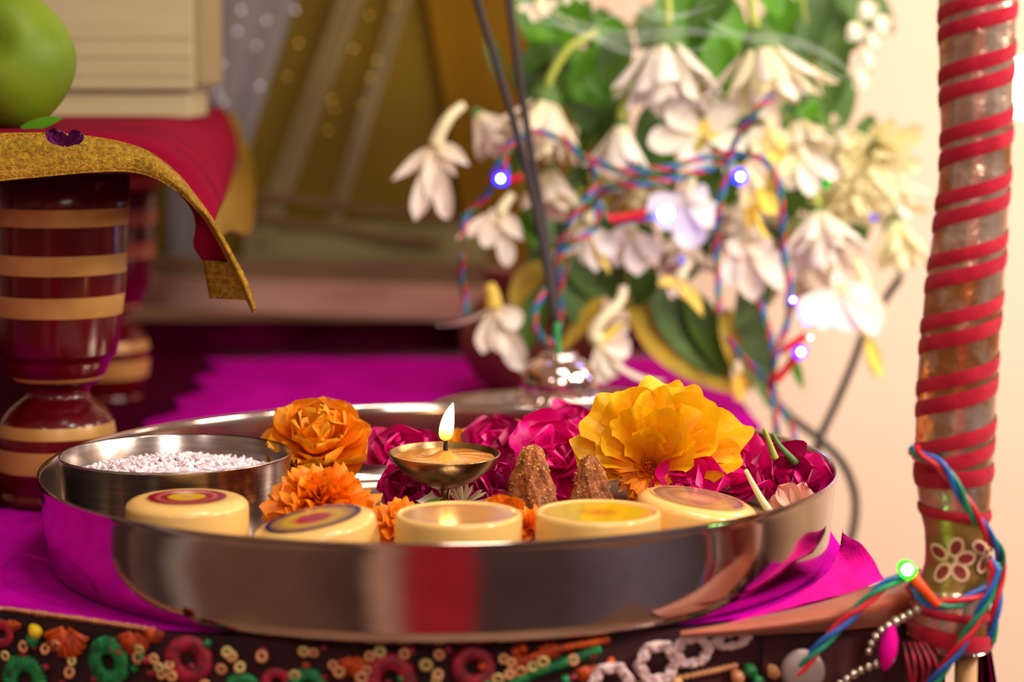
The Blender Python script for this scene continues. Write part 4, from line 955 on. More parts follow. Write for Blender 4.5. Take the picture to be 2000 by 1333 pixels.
mum(1130, 470, 0.40, (-0.1, 1, -0.3), 80, 0.85, 12, 'blush chrysanthemum in shade behind the looped wire', 15, None, (M_pinkw,), 14)
# open orchid-like flower
tube_flower(1372, 262, 0.33, [(1270, 285, 34, 0.3), (1300, 215, 30, 0.2), (1440, 210, 32, 0.3), (1455, 290, 30, 0.4), (1350, 335, 34, 0.2), (1405, 265, 12, 0.4, M_yelp), (1360, 300, 14, 0.4, M_leafy), (1380, 230, 10, 0.5, M_yelp)], 'open white orchid with yellow green centre in the middle of the bunch', mm=M_white, name='white_orchid', group=None)
tube_flower(852, 285, 0.34, [(768, 352, 15, 0.5), (916, 324, 17, -0.4), (812, 430, 20, 0.2), (872, 425, 20, -0.2), (838, 400, 18, 0.1), (890, 345, 12, 0.2)], 'tuberose hanging apart left of the bunch', [(856, 268, .34), (870, 240, .34), (884, 222, .342), (905, 205, .345)], M_pinkw, 13)
tube_flower(965, 600, 0.325, [(856, 640, 19, 0.9), (1012, 640, 26, -0.3), (942, 690, 22, 0.2), (1020, 725, 25, -0.1), (985, 690, 24, 0), (990, 630, 18, 0.3)], 'tuberose with a long swept petal left of the incense holder', [(962, 575, .325), (955, 555, .325)], M_pinkw, 16, tm=M_yelp)
tube_flower(1170, 668, 0.325, [(1292, 748, 26, -0.9), (1180, 748, 24, 0.1), (1228, 640, 20, 0.5), (1230, 690, 26, -0.3), (1205, 735, 22, -0.2), (1222, 628, 9, 0.3, M_yelp)], 'tuberose with curved stem right of the incense holder', [(1160, 650, .325), (1180, 620, .325), (1210, 590, .33), (1218, 562, .335)], M_pinkw, 14)
tube_flower(1152, 440, 0.335, [(1072, 472, 13, 0.9), (1130, 500, 18, 0.1), (1165, 530, 20, -0.2), (1200, 500, 22, -0.3), (1160, 410, 16, 0.4, M_ivory), (1190, 535, 13, 0.2, M_yelp)], 'tuberose with curling petal right of the incense sticks', [(1160, 420, .338), (1170, 395, .342)], M_white, 14)
tube_flower(1340, 385, 0.33, [(1265, 410, 26, 0.3), (1290, 445, 30, 0.2), (1350, 485, 34, 0.1), (1395, 440, 32, -0.2), (1385, 385, 24, -0.3)], 'white tuberose glowing blue around a bulb', [(1345, 370, .335), (1352, 350, .34)], M_white, 14)
tube_flower(1640, 560, 0.325, [(1560, 625, 30, 0.3), (1600, 645, 34, 0.2), (1665, 650, 34, 0), (1715, 650, 30, -0.3), (1625, 525, 18, 0.2), (1700, 590, 26, -0.3)], 'white tuberose glowing violet above the red bulb sockets', [(1635, 540, .33), (1625, 520, .335)], M_white, 14)
tube_flower(1480, 370, 0.335, [(1500, 465, 22, -0.8, M_yelp), (1460, 450, 16, 0.6, M_yelp), (1515, 420, 20, -0.4, M_yelp), (1445, 410, 15, 0.3, M_ivory)], 'yellow curled tuberose right of the top middle bulb', [(1470, 350, .338), (1455, 330, .34)], M_yelp, 14)
tube_flower(1325, 548, 0.33, [(1284, 556, 12, 0.3, M_yelp), (1372, 618, 15, -0.6, M_yelp), (1345, 590, 18, 0.2), (1310, 585, 16, 0.3, M_pinkw)], 'small tuberose with yellow tips over the wide leaf', [(1335, 530, .335), (1345, 510, .34)], M_ivory, 12)
tube_flower(975, 420, 0.34, [(895, 468, 18, 0.4), (945, 485, 20, 0.2), (990, 520, 20, 0), (1020, 470, 18, -0.3), (955, 430, 16, 0.3)], 'blush tuberose left of the incense sticks at mid height', [(985, 400, .342), (1000, 380, .345)], M_pinkw, 12)
tube_flower(1455, 470, 0.34, [(1420, 560, 26, 0.2), (1470, 590, 28, 0), (1535, 560, 34, -0.4), (1500, 500, 28, -0.3), (1425, 500, 24, 0.2)], 'broad petalled white tuberose between the two hanging wires', [(1455, 450, .343), (1450, 430, .346)], M_pinkw, 13)
tube_flower(1232, 450, 0.355, [(1200, 520, 24, 0.2), (1245, 540, 26, 0), (1285, 510, 24, -0.2), (1185, 480, 18, 0.3)], 'pinkish tuberose left of the glowing blue one', [(1235, 430, .356)], M_pinkw, 12)
tube_flower(1690, 560, 0.35, [(1725, 640, 16, -0.3), (1680, 630, 16, 0.2), (1700, 650, 18, 0)], 'slim violet tinted tuberose at the right edge of the bunch', [(1685, 540, .352), (1670, 510, .354)], M_pinkw, 12)
tube_flower(1695, 660, 0.335, [(1722, 742, 13, 0.2, M_yelp), (1708, 738, 12, 0.1, M_yelp)], 'yellow tuberose bud hanging lowest on the right', [(1690, 645, .337), (1684, 630, .34)], M_yelp, 11)
tube_flower(1442, 728, 0.34, [(1446, 790, 12, 0.1, M_yelp), (1436, 785, 11, 0.1, M_yelp)], 'yellow tuberose bud hanging over the magenta cloth', [(1440, 705, .342)], M_yelp, 9)
tube_flower(1500, 250, 0.345, [(1480, 310, 20, 0.2, M_ivory), (1520, 320, 22, -0.1, M_yelp), (1455, 285, 18, 0.3, M_white), (1540, 290, 20, -0.3, M_ivory)], 'yellowish tuberose right of the white orchid', [(1500, 225, .35)], M_ivory, 12)
tube_flower(1560, 300, 0.35, [(1540, 370, 20, 0.2), (1585, 385, 22, -0.1), (1630, 350, 20, -0.3), (1520, 350, 18, 0.3, M_ivory)], 'white tuberose left of the green bulb', [(1555, 280, .352)], M_white, 12)
tube_flower(1050, 20, 0.36, [(1040, 45, 14, 0.2), (1010, 15, 12, 0.3), (1075, 30, 14, 0.1), (1095, 5, 12, 0.1)], 'small white tuberose at the top left of the leaves', [(1060, -20, .36)], M_pinkw, 10)
tube_flower(1120, -30, 0.36, [(1105, 12, 12, 0.2), (1140, 8, 12, -0.2), (1165, 5, 12, -0.2)], 'tiny white tuberose cut by the top edge', None, M_pinkw, 10)
for (px, py, lab) in ((1688, 20, 'topmost white bud of the string near the pole'), (1665, 62, 'second white bud from the top near the pole'), (1700, 78, 'third white bud near the pole'), (1690, 112, 'fourth white bud near the pole'), (1678, 155, 'lowest white bud of the string near the pole'), (1715, 48, 'white bud closest to the pole')):
    t = thing('white_bud', lab, 'bud', P(px, py, 0.37), 'white buds strung near the pole'); s_ = S(0.37)
    for k in range(3):
        m = MB(); petal(m, P(px + 14, py - 18, 0.37), px_dir(-14 + 8 * (k - 1), 34, -6 * k), px_dir(0, -0.2, -1), 46 * s_, 15 * s_, curl=0.3, cup=0.6, shape='lance'); obj('petal', m, M_white, t)
# leaves
GL = 'leafy sprigs in the hanging bunch'
def sprig(label, leaves, Y, mm=M_leaf):
    a = leaves[0]; t = thing('leafy_sprig', label, 'leaves', P(a[0], a[1], Y), GL)
    for il, (x0, y0, x1, y1, w, *r) in enumerate(leaves):
        s_ = S(Y); Y1 = Y + 0.010 - 0.02 * il / len(leaves); m = MB(); L_ = math.hypot(x1 - x0, y1 - y0) * s_
        petal(m, P(x0, y0, Y1), px_dir(x1 - x0, y1 - y0, random.uniform(-20, 20)), px_dir(random.uniform(-.3, .3), -0.7, -1), L_, w * s_, curl=random.uniform(-0.5, 0.1), cup=0.2, shape='lance', nu=12, nv=7)
        obj('leaf', m, r[0] if r else mm, t)
    m = MB(); m.tube([P(leaves[0][0], leaves[0][1] - 120, Y + 0.01), P(leaves[0][0], leaves[0][1], Y + 0.006), P(leaves[-1][0], leaves[-1][1], Y + 0.006)], 3.5 * S(Y), 8); obj('stalk', m, M_stem, t)
sprig('bright green leaf cluster between the two top chrysanthemums', [(1330, -30, 1380, 150, 52), (1400, -20, 1440, 120, 40), (1290, -30, 1340, 90, 34), (1430, -30, 1350, 60, 34, M_leafd), (1400, 60, 1410, 200, 36), (1220, 60, 1180, 170, 36, M_leafd)], 0.375)
sprig('green leaf cluster at the top left of the bunch', [(1020, -20, 1075, 100, 34), (1100, 0, 1030, 130, 30), (1140, -20, 1100, 110, 36), (1080, 80, 1000, 150, 22, M_leafd), (1120, 100, 1180, 190, 30), (1170, 30, 1230, 130, 34), (950, 60, 990, 180, 14, M_leafd), (1100, 130, 1060, 220, 26, M_leafd), (1020, 60, 1090, 70, 22), (1180, 90, 1120, 160, 24)], 0.385)
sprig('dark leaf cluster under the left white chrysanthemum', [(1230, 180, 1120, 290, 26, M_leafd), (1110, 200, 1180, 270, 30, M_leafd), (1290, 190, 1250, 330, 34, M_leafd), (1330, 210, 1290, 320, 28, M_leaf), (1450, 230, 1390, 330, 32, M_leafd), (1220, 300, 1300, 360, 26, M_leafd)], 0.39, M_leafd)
sprig('green leaf cluster at the upper right of the bunch', [(1560, -40, 1640, 90, 40), (1620, -20, 1560, 110, 36, M_leafd), (1600, 40, 1660, 200, 34, M_leafd), (1520, -20, 1540, 90, 34), (1640, 20, 1620, 230, 30, M_leafd), (1580, 180, 1640, 260, 24, M_leafd), (1650, -30, 1690, 60, 26, M_leafd), (1490, -40, 1520, 40, 30), (1600, 200, 1540, 260, 22)], 0.39)
sprig('leaf cluster in the middle of the bunch', [(1020, 410, 1060, 490, 26, M_leaf), (1030, 380, 1090, 480, 26, M_leafd), (1150, 340, 1250, 430, 28, M_leafy), (1560, 340, 1530, 440, 28, M_leafd), (1500, 330, 1560, 480, 30, M_leafy), (1380, 440, 1330, 560, 30, M_leafd), (1240, 460, 1200, 580, 34, M_leafd), (1480, 440, 1420, 560, 30, M_leafd), (1600, 380, 1660, 480, 30, M_calyx), (1440, 340, 1370, 440, 30, M_leafd), (1280, 330, 1210, 420, 30, M_leafy)], 0.395, M_leafd)
sprig('wide yellow edged leaves hanging lowest in the bunch', [(1225, 570, 1445, 762, 84, M_leafy), (1268, 562, 1452, 742, 58, M_calyx), (1330, 560, 1450, 745, 40, M_leafd), (1410, 600, 1490, 770, 36, M_leafy), (1470, 600, 1500, 800, 34, M_calyx), (1540, 690, 1575, 765, 12, M_leaf), (1500, 520, 1440, 660, 34, M_calyx), (1280, 520, 1230, 600, 34, M_leafd)], 0.37)
sprig('yellow green leaves behind the incense holder', [(1130, 480, 1020, 560, 26, M_leafy), (1050, 510, 1000, 620, 30, M_leafy), (1170, 560, 1110, 660, 24, M_leafy), (1120, 500, 1180, 590, 40, M_leafd), (1200, 500, 1240, 620, 44, M_leafd), (1060, 560, 1020, 690, 30, M_leafd), (1100, 540, 1140, 640, 34, M_leafd), (1180, 580, 1090, 690, 20, M_leafy)], 0.38)
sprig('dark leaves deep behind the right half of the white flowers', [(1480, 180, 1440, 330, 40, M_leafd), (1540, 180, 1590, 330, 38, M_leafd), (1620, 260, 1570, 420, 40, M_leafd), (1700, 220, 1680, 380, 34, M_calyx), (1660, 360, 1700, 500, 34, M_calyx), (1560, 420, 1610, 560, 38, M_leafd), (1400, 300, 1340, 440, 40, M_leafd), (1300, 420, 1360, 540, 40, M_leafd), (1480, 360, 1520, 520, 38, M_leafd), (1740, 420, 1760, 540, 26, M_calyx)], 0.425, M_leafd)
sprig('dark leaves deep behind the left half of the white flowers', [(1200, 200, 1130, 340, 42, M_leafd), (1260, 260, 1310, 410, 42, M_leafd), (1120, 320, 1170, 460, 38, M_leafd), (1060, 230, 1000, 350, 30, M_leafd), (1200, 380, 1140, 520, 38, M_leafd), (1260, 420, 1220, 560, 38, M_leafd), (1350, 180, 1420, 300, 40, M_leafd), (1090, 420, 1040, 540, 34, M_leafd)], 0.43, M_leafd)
top_leaves = []
for k in range(34):
    x0 = 1010 + 690 * ((k * 0.618) % 1); y0 = -40 + 190 * random.random()
    a0_ = random.uniform(-0.9, 0.9)
    top_leaves.append((x0, y0, x0 + 130 * math.sin(a0_), y0 + 130 * math.cos(a0_), random.uniform(30, 46), (M_leafd, M_leafd, M_calyx, M_leaf)[k % 4]))
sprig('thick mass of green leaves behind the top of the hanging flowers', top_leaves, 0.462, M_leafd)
# clay pot
pc = P(1050, 660, 0.455)
t = thing('clay_pot', 'brown clay pot half hidden behind the incense holder', 'pot', V(pc[0], 0.455, 0.0012))
m = MB(); m.lathe([(0.0005, 0.0), (0.026, 0.0), (0.038, 0.008), (0.047, 0.024), (0.0475, 0.038), (0.040, 0.052), (0.030, 0.060), (0.029, 0.066), (0.034, 0.072), (0.035, 0.075), (0.031, 0.075), (0.026, 0.066), (0.0005, 0.062)], (pc[0], 0.455, 0.0022), 48); obj('pot_body', m, M_clay, t)

# ================================================================== STRING LIGHTS
def wire_into(m, pts, n, r, tw, mats=3, phase=0.0):
    pp = cat_rom(pts, n)
    T = np.gradient(pp, axis=0); s = None; up = V(0.1, 0.9, 0.3)
    off = []
    for i in range(n):
        t = nrm(T[i])
        if s is None: s = nrm(np.cross(t, up))
        s = nrm(s - t * np.dot(s, t)); off.append((s, np.cross(t, s)))
    dist = np.concatenate([[0], np.cumsum(np.linalg.norm(np.diff(pp, axis=0), axis=1))])
    for k in range(mats):
        path = [pp[i] + r * 1.15 * (off[i][0] * math.cos(tw * dist[i] + 2 * PI * k / mats + phase) + off[i][1] * math.sin(tw * dist[i] + 2 * PI * k / mats + phase)) for i in range(n)]
        m.tube(path, r, 7, mat=k)
EB = emit('blue_led_body', (40, 50, 255), 4.0); EW = emit('led_white_core', (205, 215, 255), 22.0); EG = emit('green_led_body', (60, 255, 40), 2.0); EGW = emit('led_green_core', (215, 255, 190), 30.0); EV = emit('violet_led_body', (150, 50, 255), 2.2); EO = emit('warm_led_core', (255, 215, 200), 12); EGD = emit('dim_green_led', (30, 220, 40), 0.9)
def bulb(parent, px, py, Y, r, body, core, axis=(1, 0, 0), label=None, cf=0.42):
    c = P(px, py, Y); a = nrm(axis); s_ = S(Y); m = MB(); M3 = rot_to(a)
    m.lathe([(0.0001, -1.2 * r * s_), (0.8 * r * s_, -1.1 * r * s_), (r * s_, -0.4 * r * s_), (r * s_, 0.2 * r * s_), (0.8 * r * s_, 0.75 * r * s_), (0.4 * r * s_, 1.05 * r * s_), (0.0001, 1.15 * r * s_)], c, 16, M=M3, mat=0)
    m.ball(c - FW * r * s_ * 0.85, r * s_ * cf, 8, 10, mat=1)
    return obj('led_bulb', m, [body, core], parent, label=label)
sl = thing('string_lights', 'multicoloured twisted wire string lights wound through the white flowers', 'string lights', P(1100, 400, 0.31))
Yw = 0.30
paths = [[(905, 470), (912, 420), (948, 385), (968, 330), (1000, 280), (1045, 258), (1095, 272), (1140, 305), (1210, 332), (1290, 330), (1370, 310), (1430, 300), (1490, 312), (1520, 360), (1528, 430), (1530, 500), (1545, 560), (1552, 600)],
         [(1150, 308), (1165, 350), (1150, 385), (1115, 430), (1095, 470), (1085, 530), (1070, 560), (1048, 600), (1045, 640), (1075, 672), (1090, 640), (1095, 560), (1090, 500), (1130, 470), (1165, 440), (1165, 400), (1180, 370), (1240, 360), (1330, 345), (1420, 318)],
         [(1425, 300), (1450, 250), (1480, 215), (1505, 190)],
         [(1432, 305), (1415, 360), (1402, 420), (1398, 480), (1402, 540), (1404, 612)],
         [(1175, 400), (1188, 428), (1225, 432), (1275, 424)],
         [(903, 500), (900, 540), (908, 580), (912, 615)],
         [(1420, 660), (1450, 700), (1490, 735), (1510, 780), (1515, 830), (1518, 860)],
         [(1530, 480), (1540, 560), (1536, 640), (1516, 690), (1508, 740), (1520, 790), (1545, 830), (1555, 870)],
         [(1485, 590), (1500, 640), (1515, 690), (1530, 650), (1548, 600)],
         [(1000, 280), (985, 310), (990, 345)]]
m = MB()
for i, pt in enumerate(paths):
    wire_into(m, [P(a, b, Yw + 0.008 * math.sin(j * 1.3 + i)) for j, (a, b) in enumerate(pt)], 26 * len(pt), 3.3 * S(Yw), 330, 3, i)
obj('twisted_wire', m, [M_wr, M_wg, M_wb], sl)
def wire1(parent, name, pts, Y, r, mm, label=None):
    m = MB(); m.tube(cat_rom([P(a, b, Y) for a, b in pts], 10 * len(pts)), r * S(Y), 8); return obj(name, m, mm, parent, label=label)
wire1(sl, 'bulb_socket', [(1512, 692), (1545, 675), (1575, 655)], 0.295, 8, M_wr, 'red bulb socket')
wire1(sl, 'bulb_socket', [(1516, 745), (1540, 715), (1560, 690)], 0.295, 8, M_wr, 'red bulb socket')
wire1(sl, 'bulb_socket', [(1190, 428), (1225, 424), (1262, 416)], 0.295, 9, M_wr, 'red bulb socket')
wire1(sl, 'bulb_socket', [(1020, 345), (1005, 350), (992, 352)], 0.295, 8, M_wr, 'red bulb socket')
bulb(sl, 978, 350, 0.29, 13, EB, EW, (-1, 0, 0), 'glowing blue bulb')
bulb(sl, 1445, 346, 0.29, 14, EB, EW, (0, 0, -1), 'glowing blue bulb')
bulb(sl, 1300, 418, 0.29, 17, emit('bright_blue_body', (110, 120, 255), 4.0), EW, (1, 0, 0.3), 'bright blue white bulb', 0.8)
bulb(sl, 1585, 612, 0.29, 20, emit('bright_violet_body', (120, 130, 255), 4.0), EW, (1, 0, 0.5), 'bright blue white bulb', 0.8)
bulb(sl, 1548, 586, 0.285, 7, EV, EW, (0, 0, 1), 'small blue bulb')
bulb(sl, 1582, 660, 0.285, 7, emit('warm_led_body', (255, 150, 130), 2.0), EO, (0, 0, 1), 'small warm bulb')
bulb(sl, 1563, 688, 0.285, 13, EV, EW, (0.6, 0, 0.5), 'violet bulb')
bulb(sl, 1614, 360, 0.30, 8, EGD, EGD, (0, 0, 1), 'dim green bulb')
bulb(sl, 1706, 425, 0.33, 8, emit('lilac_led', (170, 140, 255), 0.9), emit('lilac_core', (170, 140, 255), 1.0), (0, 0, 1), 'dim lilac bulb')
bulb(sl, 1332, 508, 0.32, 7, emit('lilac_led2', (130, 130, 255), 1.0), emit('lilac_core2', (150, 150, 255), 1.5), (0, 0, 1), 'dim lilac bulb')

# black cables
m = MB(); m.tube(cat_rom([P(*q) for q in [(1760, 540, .42), (1725, 590, .42), (1690, 645, .41), (1665, 712, .41), (1632, 790, .41), (1604, 850, .41), (1585, 905, .42), (1560, 960, .43)]], 60), 8 * S(0.41), 10)
tag(obj('black_cable', m, M_black), 'black cable running down from the flowers behind the tray rim', 'cable')
m = MB(); m.tube(cat_rom([P(*q) for q in [(1500, 770, .40), (1545, 815, .40), (1600, 858, .40), (1645, 905, .40), (1668, 960, .41), (1670, 1010, .42), (1660, 1060, .43), (1640, 1130, .44)]], 60), 8.5 * S(0.40), 10)
tag(obj('black_cable', m, M_black), 'black cable looping outward past the tray right side', 'cable')

# ================================================================== STRIPED POLE
Yp = -0.105; sp = S(Yp)
pole = thing('wrapped_pole', 'pole wrapped in foil and red spiral ribbon tied at the table corner', 'pole', P(1850, 1260, Yp))
ctr = [(1918, -520, 75), (1916, -340, 75), (1914, -160, 75), (1910, -40, 75), (1909, 40, 74), (1907, 160, 71), (1906, 300, 68), (1897, 420, 70), (1888, 520, 74), (1878, 620, 76), (1871, 720, 77), (1866, 830, 77), (1862, 900, 77), (1864, 980, 70), (1868, 1040, 62), (1868, 1100, 62), (1860, 1160, 74), (1856, 1210, 80), (1856, 1262, 80)]
cp = cat_rom([P(a, b, Yp) for a, b, _ in ctr], 200); rp = np.interp(np.linspace(0, len(ctr) - 1, 200), np.arange(len(ctr)), [r for _, _, r in ctr]) * sp
pyv = np.interp(np.linspace(0, len(ctr) - 1, 200), np.arange(len(ctr)), [b for _, b, _ in ctr])
ex = V(1, 0, 0); ey = V(0, 1, 0)
rows = []
for i in range(200):
    rows.append([cp[i] + rp[i] * (1 + 0.008 * math.sin(3 * k + i * 0.35)) * (ex * math.cos(2 * PI * k / 48) + ey * math.sin(2 * PI * k / 48)) for k in range(48)])
rows = np.array(rows)
m = MB(); m.grid(rows, [1 if 1000 < pyv[i] < 1140 else 0 for i in range(199)], closed_v=True)
obj('foil_wrap', m, [M_foil, M_foilg], pole)
# spiral ribbons; py(theta): front = -pi/2
def pole_pt(py, th, off):
    i = np.interp(py, pyv, np.arange(200)); i0 = int(min(198, max(0, math.floor(i)))); f = i - i0
    c = cp[i0] * (1 - f) + cp[i0 + 1] * f; r = rp[i0] * (1 - f) + rp[i0 + 1] * f + off
    return c + r * (ex * math.cos(th) + ey * math.sin(th))
def ribbon(py_front0, turns, hw, pitch=115.0):
    rows = []
    n = int(turns * 40)
    for i in range(n + 1):
        tt = i / 40.0 - 0.5    # turns; going left->right over the front raises the ribbon
        th = -PI / 2 + 2 * PI * tt
        pyc = py_front0 - pitch * tt
        row = []
        for v in (-1, -0.5, 0, 0.5, 1):
            py = pyc + hw * v
            row.append(pole_pt(min(1260, max(-515, py)), th, 0.0004 + 0.0003 * (1 - v * v)))
        rows.append(row)
    return np.array(rows)
for base, hw in ((768, 15), (727, 14)):
    m = MB(); m.grid(ribbon(base + 121, 11.8, hw, 121.0)); obj('red_ribbon', m, M_rib, pole)
for py in (930, 1000):
    pass
for pyc, hw, sl_ in ((925, 16, 6), (998, 10, -6), (1190, 8, -8), (1238, 17, -14)):
    rows = [[pole_pt(pyc + hw * v - sl_ * math.cos(2 * PI * k / 60), 2 * PI * k / 60, 0.0005 + 0.0005 * (1 - v * v)) for v in (-1, -0.5, 0, 0.5, 1)] for k in range(61)]
    m = MB(); m.grid(np.array(rows)); obj('red_band', m, M_rib, pole)
rows = [[pole_pt(1258 + 5 * v + 10 * math.cos(2 * PI * k / 60), 2 * PI * k / 60, 0.001) for v in (-1, 0, 1)] for k in range(61)]
m = MB(); m.grid(np.array(rows)); obj('silver_edge', m, M_silver, pole)
# printed flowers on the lower foil
def print_flower(px0, py0, sc_, nmuse):
    c = P(px0, py0, Yp); th0 = -math.acos(max(-1, min(1, (px0 - 1868) / 62.0)))
    for k in range(5):
        a = math.radians([70, 10, -50, -120, 150][k])
        for layer, (ra, rb, mm, off) in enumerate(((21, 15, M_pwhite, 0.0009), (14, 9, M_pmar, 0.0013))):
            rows = []
            for i in range(5):
                row = []
                for j in range(24):
                    q = 2 * PI * j / 24; rr = i / 4
                    lx = 27 + ra * rr * math.cos(q); ly = rb * rr * math.sin(q)
                    X = (lx * math.cos(a) - ly * math.sin(a)) * sc_; Yy = (lx * math.sin(a) + ly * math.cos(a)) * sc_
                    row.append(pole_pt(py0 - Yy, th0 + X / 62.0, off))
                rows.append(row)
            m = MB(); m.grid(np.array(rows), closed_v=True); obj('printed_petal', m, mm, pole, label='pale outline petal' if layer == 0 else 'maroon printed petal')
print_flower(1846, 1082, 1.0, 0); print_flower(1916, 1070, 0.9, 1)
m = MB(); q0 = P(1888, 1250, Yp); m.lathe([(0.0005, 0), (0.0042, 0), (0.0042, 0.30), (0.0005, 0.30)], (q0[0], Yp, q0[2] - 0.30), 24); m.lathe([(0.0042, 0.001), (0.0042, 0.02)], (q0[0], Yp, q0[2] - 0.001), 24); obj('bamboo_core', m, M_bamboo, pole, label='bare bamboo lower end')
m = MB(); rows = []
for i in range(10):
    v = i / 9
    rows.append([P(1905 + (26 + 24 * v) * j / 14, 1235 + 150 * v, -0.10 + 0.004 * math.sin(j * 1.1)) for j in range(15)])
m.grid(np.array(rows)); obj('maroon_scarf', m, M_maroon, pole, label='maroon cloth strip')
# wires tied to the pole
wl = thing('string_lights', 'string light wire with a green bulb tied around the striped pole', 'string lights', P(1900, 1100, -0.125))
m = MB()
wp = [[(1788, 878, -.118), (1802, 892, -.122), (1838, 910, -.124), (1870, 955, -.124), (1905, 1010, -.123), (1940, 1060, -.118), (1955, 1090, -.112), (1952, 1130, -.110), (1945, 1190, -.112), (1934, 1256, -.112)],
      [(1930, 1095, -.122), (1942, 1120, -.123), (1930, 1165, -.125), (1905, 1215, -.126), (1870, 1270, -.126), (1815, 1345, -.124)],
      [(1775, 1140, -.124), (1798, 1168, -.126), (1835, 1182, -.127), (1880, 1175, -.127), (1925, 1150, -.122), (1948, 1105, -.115)],
      [(1765, 1125, -.126), (1720, 1150, -.128), (1665, 1200, -.130), (1610, 1255, -.132), (1570, 1300, -.132), (1530, 1350, -.130)],
      [(1788, 878, -.116), (1784, 882, -.10), (1790, 890, -.09)]]
for i, pt in enumerate(wp):
    wire_into(m, [P(*q) for q in pt], 30 * len(pt), 5.6 * S(-0.12), 190, 3, i * 1.4)
obj('twisted_wire', m, [M_wr, M_wg, M_wb], wl)
m = MB(); m.tube(cat_rom([P(1780, 1125, -.127), P(1800, 1148, -.128), P(1832, 1184, -.128)], 14), lambda u: 13 * S(-.127) * (1.0 - 0.4 * u), 10); obj('bulb_socket', m, mat('orange_wire', (240, 70, 20), 0.35), wl, label='orange bulb socket')
bulb(wl, 1770, 1112, -0.128, 17, EG, EGW, (-0.6, 0, 0.7), 'glowing green bulb', 0.6)

# ---- bulb glowing behind the pole
bc_ = P(2002, 172, 0.02)
t = thing('glowing_bulb', 'bright warm bulb glowing behind the striped pole', 'bulb', bc_)
m = MB(); m.ball(bc_, 58 * S(0.02), 12, 16, sc3=(1, 1, 1.15)); obj('bulb_glass', m, emit('warm_bulb_glow', (255, 236, 205), 14.0), t)
m = MB(); m.tube([bc_ + V(0, 0.0, 0.008), bc_ + V(0.004, 0.002, 0.02), bc_ + V(0.012, 0.004, 0.30)], 0.0022, 8); obj('bulb_cord', m, M_white, t)

# ================================================================== LIGHTS
def lamp(kind, name, loc, e, col, size=0.1, look=None, spread=None, sx=None):
    l = bpy.data.lights.new(name, kind); l.energy = e; l.color = col
    if kind == 'AREA':
        l.size = size
        if sx: l.shape = 'RECTANGLE'; l.size_y = sx
    else: l.shadow_soft_size = size
    o = bpy.data.objects.new(name, l); COL.objects.link(o); o.location = tuple(loc)
    if look is not None:
        o.rotation_euler = (Vector(look) - Vector(loc)).to_track_quat('-Z', 'Y').to_euler()
    return o
lamp('AREA', 'ceiling_light', (0.25, -0.35, 1.2), 6.0, (1.0, 0.90, 0.80), 0.4, (0.06, 0.1, 0))
lamp('AREA', 'front_fill_light', (0.35, -1.7, 0.75), 7.0, (1.0, 0.88, 0.76), 0.5, (0.1, 0.0, 0.02))  # soft fill added behind the camera to brighten the embroidery
lamp('AREA', 'side_light', (0.72, -0.05, 0.40), 5.0, (1.0, 0.84, 0.68), 0.25, (0.2, 0.55, 0.05))
lamp('AREA', 'side_light_front', (0.62, -0.35, 0.45), 3.0, (1.0, 0.86, 0.70), 0.10, (0.0, 0.0, 0.03))
lamp('AREA', 'small_light_front', (-0.45, -0.8, 0.55), 0.5, (1.0, 0.85, 0.8), 0.05, (0.0, 0.0, 0.03))
lamp('AREA', 'flower_fill_light', (0.40, -0.45, 0.75), 2.2, (1.0, 0.95, 0.86), 0.08, (0.13, 0.35, 0.13))  # added fill aimed at the hanging bunch to whiten its petals
lamp('AREA', 'wall_fill_light', (0.60, 0.35, 0.35), 1.3, (1.0, 0.80, 0.66), 0.2, (0.30, 0.8, -0.05))  # added fill that brightens the wall, separate from the visible bulb
lamp('POINT', 'bulb_light', bc_ + V(0.02, 0.05, 0.0), 0.5, (1.0, 0.82, 0.6), 0.01)
lamp('POINT', 'flame_light', P(878, 815, -0.031) + V(0, 0, 0.001), 0.035, (1.0, 0.55, 0.18), 0.003)
lamp('POINT', 'led_glow', P(1318, 425, 0.298), 0.026, (0.10, 0.12, 1.0), 0.006)
lamp('POINT', 'led_glow', P(1612, 605, 0.280), 0.024, (0.16, 0.15, 1.0), 0.006)
lamp('POINT', 'led_glow', P(978, 350, 0.282), 0.003, (0.25, 0.25, 1.0), 0.003)
lamp('POINT', 'led_glow', P(1445, 352, 0.283), 0.005, (0.3, 0.25, 1.0), 0.003)
lamp('POINT', 'led_glow', P(1772, 1108, -0.137), 0.004, (0.3, 1.0, 0.2), 0.003)

# ================================================================== WORLD (dim room around)
w = bpy.data.worlds.new('room'); sc.world = w; w.use_nodes = True; nt = w.node_tree; N = nt.nodes; L = nt.links
bg = N['Background']; tc = N.new('ShaderNodeTexCoord'); sep = N.new('ShaderNodeSeparateXYZ'); L.new(tc.outputs['Generated'], sep.inputs[0])
ny = N.new('ShaderNodeMath'); ny.operation = 'MULTIPLY'; ny.inputs[1].default_value = -1; L.new(sep.outputs['Y'], ny.inputs[0])
at = N.new('ShaderNodeMath'); at.operation = 'ARCTAN2'; L.new(sep.outputs['X'], at.inputs[0]); L.new(ny.outputs[0], at.inputs[1])
mr = N.new('ShaderNodeMapRange'); mr.inputs['From Min'].default_value = -PI; mr.inputs['From Max'].default_value = PI; L.new(at.outputs[0], mr.inputs['Value'])
cr = N.new('ShaderNodeValToRGB'); els = cr.color_ramp.elements
def azp(deg): return (deg + 180) / 360
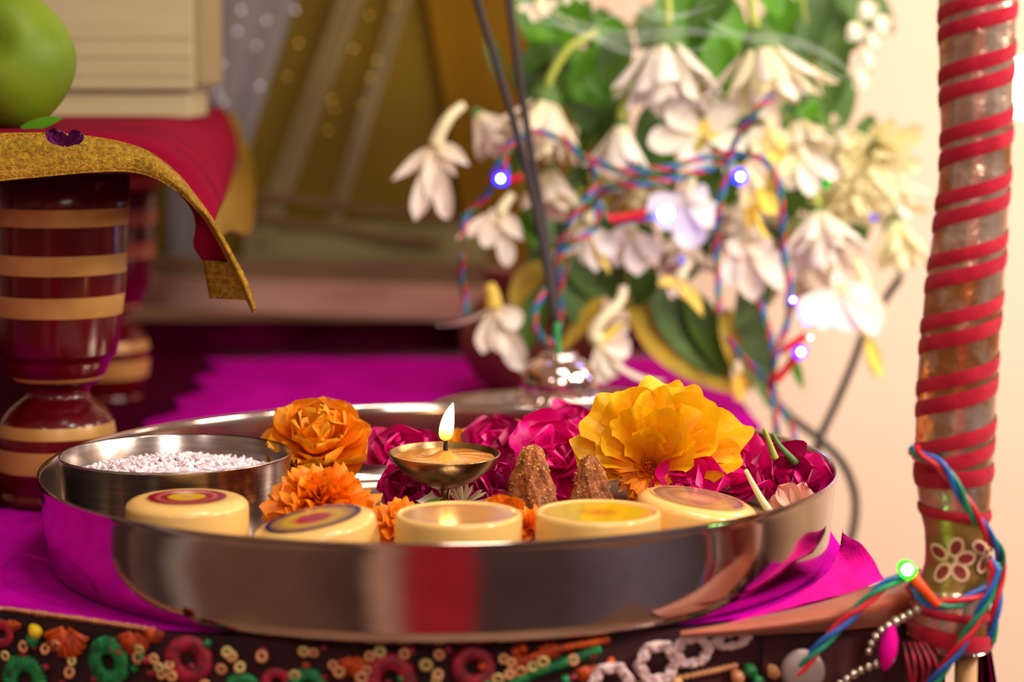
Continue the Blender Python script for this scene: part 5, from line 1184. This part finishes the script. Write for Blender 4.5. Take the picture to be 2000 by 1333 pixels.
stops = [(-180, (120, 90, 70)), (-100, (110, 80, 70)), (-86, (60, 40, 40)), (-78, (150, 130, 120)), (-72, (110, 76, 60)), (-40, (104, 72, 56)), (-26, (84, 56, 48)), (-22, (60, 42, 38)), (-15, (190, 140, 116)), (-9, (150, 90, 80)), (-7, (164, 34, 44)), (10, (160, 34, 44)), (14, (76, 52, 50)), (38, (78, 58, 56)), (60, (112, 96, 108)), (72, (96, 84, 92)), (84, (70, 52, 50)), (100, (170, 120, 92)), (110, (80, 50, 44)), (130, (220, 170, 130)), (180, (200, 150, 110))]
els[0].position = azp(stops[0][0]); els[0].color = (*lin(stops[0][1]), 1); els[1].position = azp(stops[-1][0]); els[1].color = (*lin(stops[-1][1]), 1)
for d_, c_ in stops[1:-1]:
    e_ = els.new(azp(d_)); e_.color = (*lin(c_), 1)
L.new(mr.outputs[0], cr.inputs[0])
mz = N.new('ShaderNodeMapRange'); mz.inputs['From Min'].default_value = -0.05; mz.inputs['From Max'].default_value = 0.35; L.new(sep.outputs['Z'], mz.inputs['Value'])
mx = N.new('ShaderNodeMix'); mx.data_type = 'RGBA'; L.new(mz.outputs[0], mx.inputs[0]); L.new(cr.outputs[0], mx.inputs[6]); mx.inputs[7].default_value = (*lin((150, 120, 100)), 1)
L.new(mx.outputs[2], bg.inputs[0]); bg.inputs[1].default_value = 1.0

# ================================================================== CAMERA
cd = bpy.data.cameras.new('camera'); co = bpy.data.objects.new('camera', cd); COL.objects.link(co)
cd.sensor_width = 36; cd.lens = F * 36 / 2000; cd.clip_start = 0.01; cd.clip_end = 20
co.location = tuple(CAM); co.rotation_euler = (PI / 2 - TH, 0, 0)
cd.dof.use_dof = True; cd.dof.focus_distance = 0.925; cd.dof.aperture_fstop = (cd.lens / 1000) / 0.0145
sc.camera = co
sc.view_settings.view_transform = 'Standard'; sc.view_settings.look = 'None'; sc.view_settings.exposure = 0.0
cy = sc.cycles
cy.use_denoising = True
try: cy.denoiser = 'OPENIMAGEDENOISE'
except Exception: pass
cy.max_bounces = 8; cy.diffuse_bounces = 3; cy.glossy_bounces = 4; cy.transmission_bounces = 6; cy.transparent_max_bounces = 12
cy.caustics_reflective = False; cy.caustics_refractive = False; cy.sample_clamp_indirect = 4.0
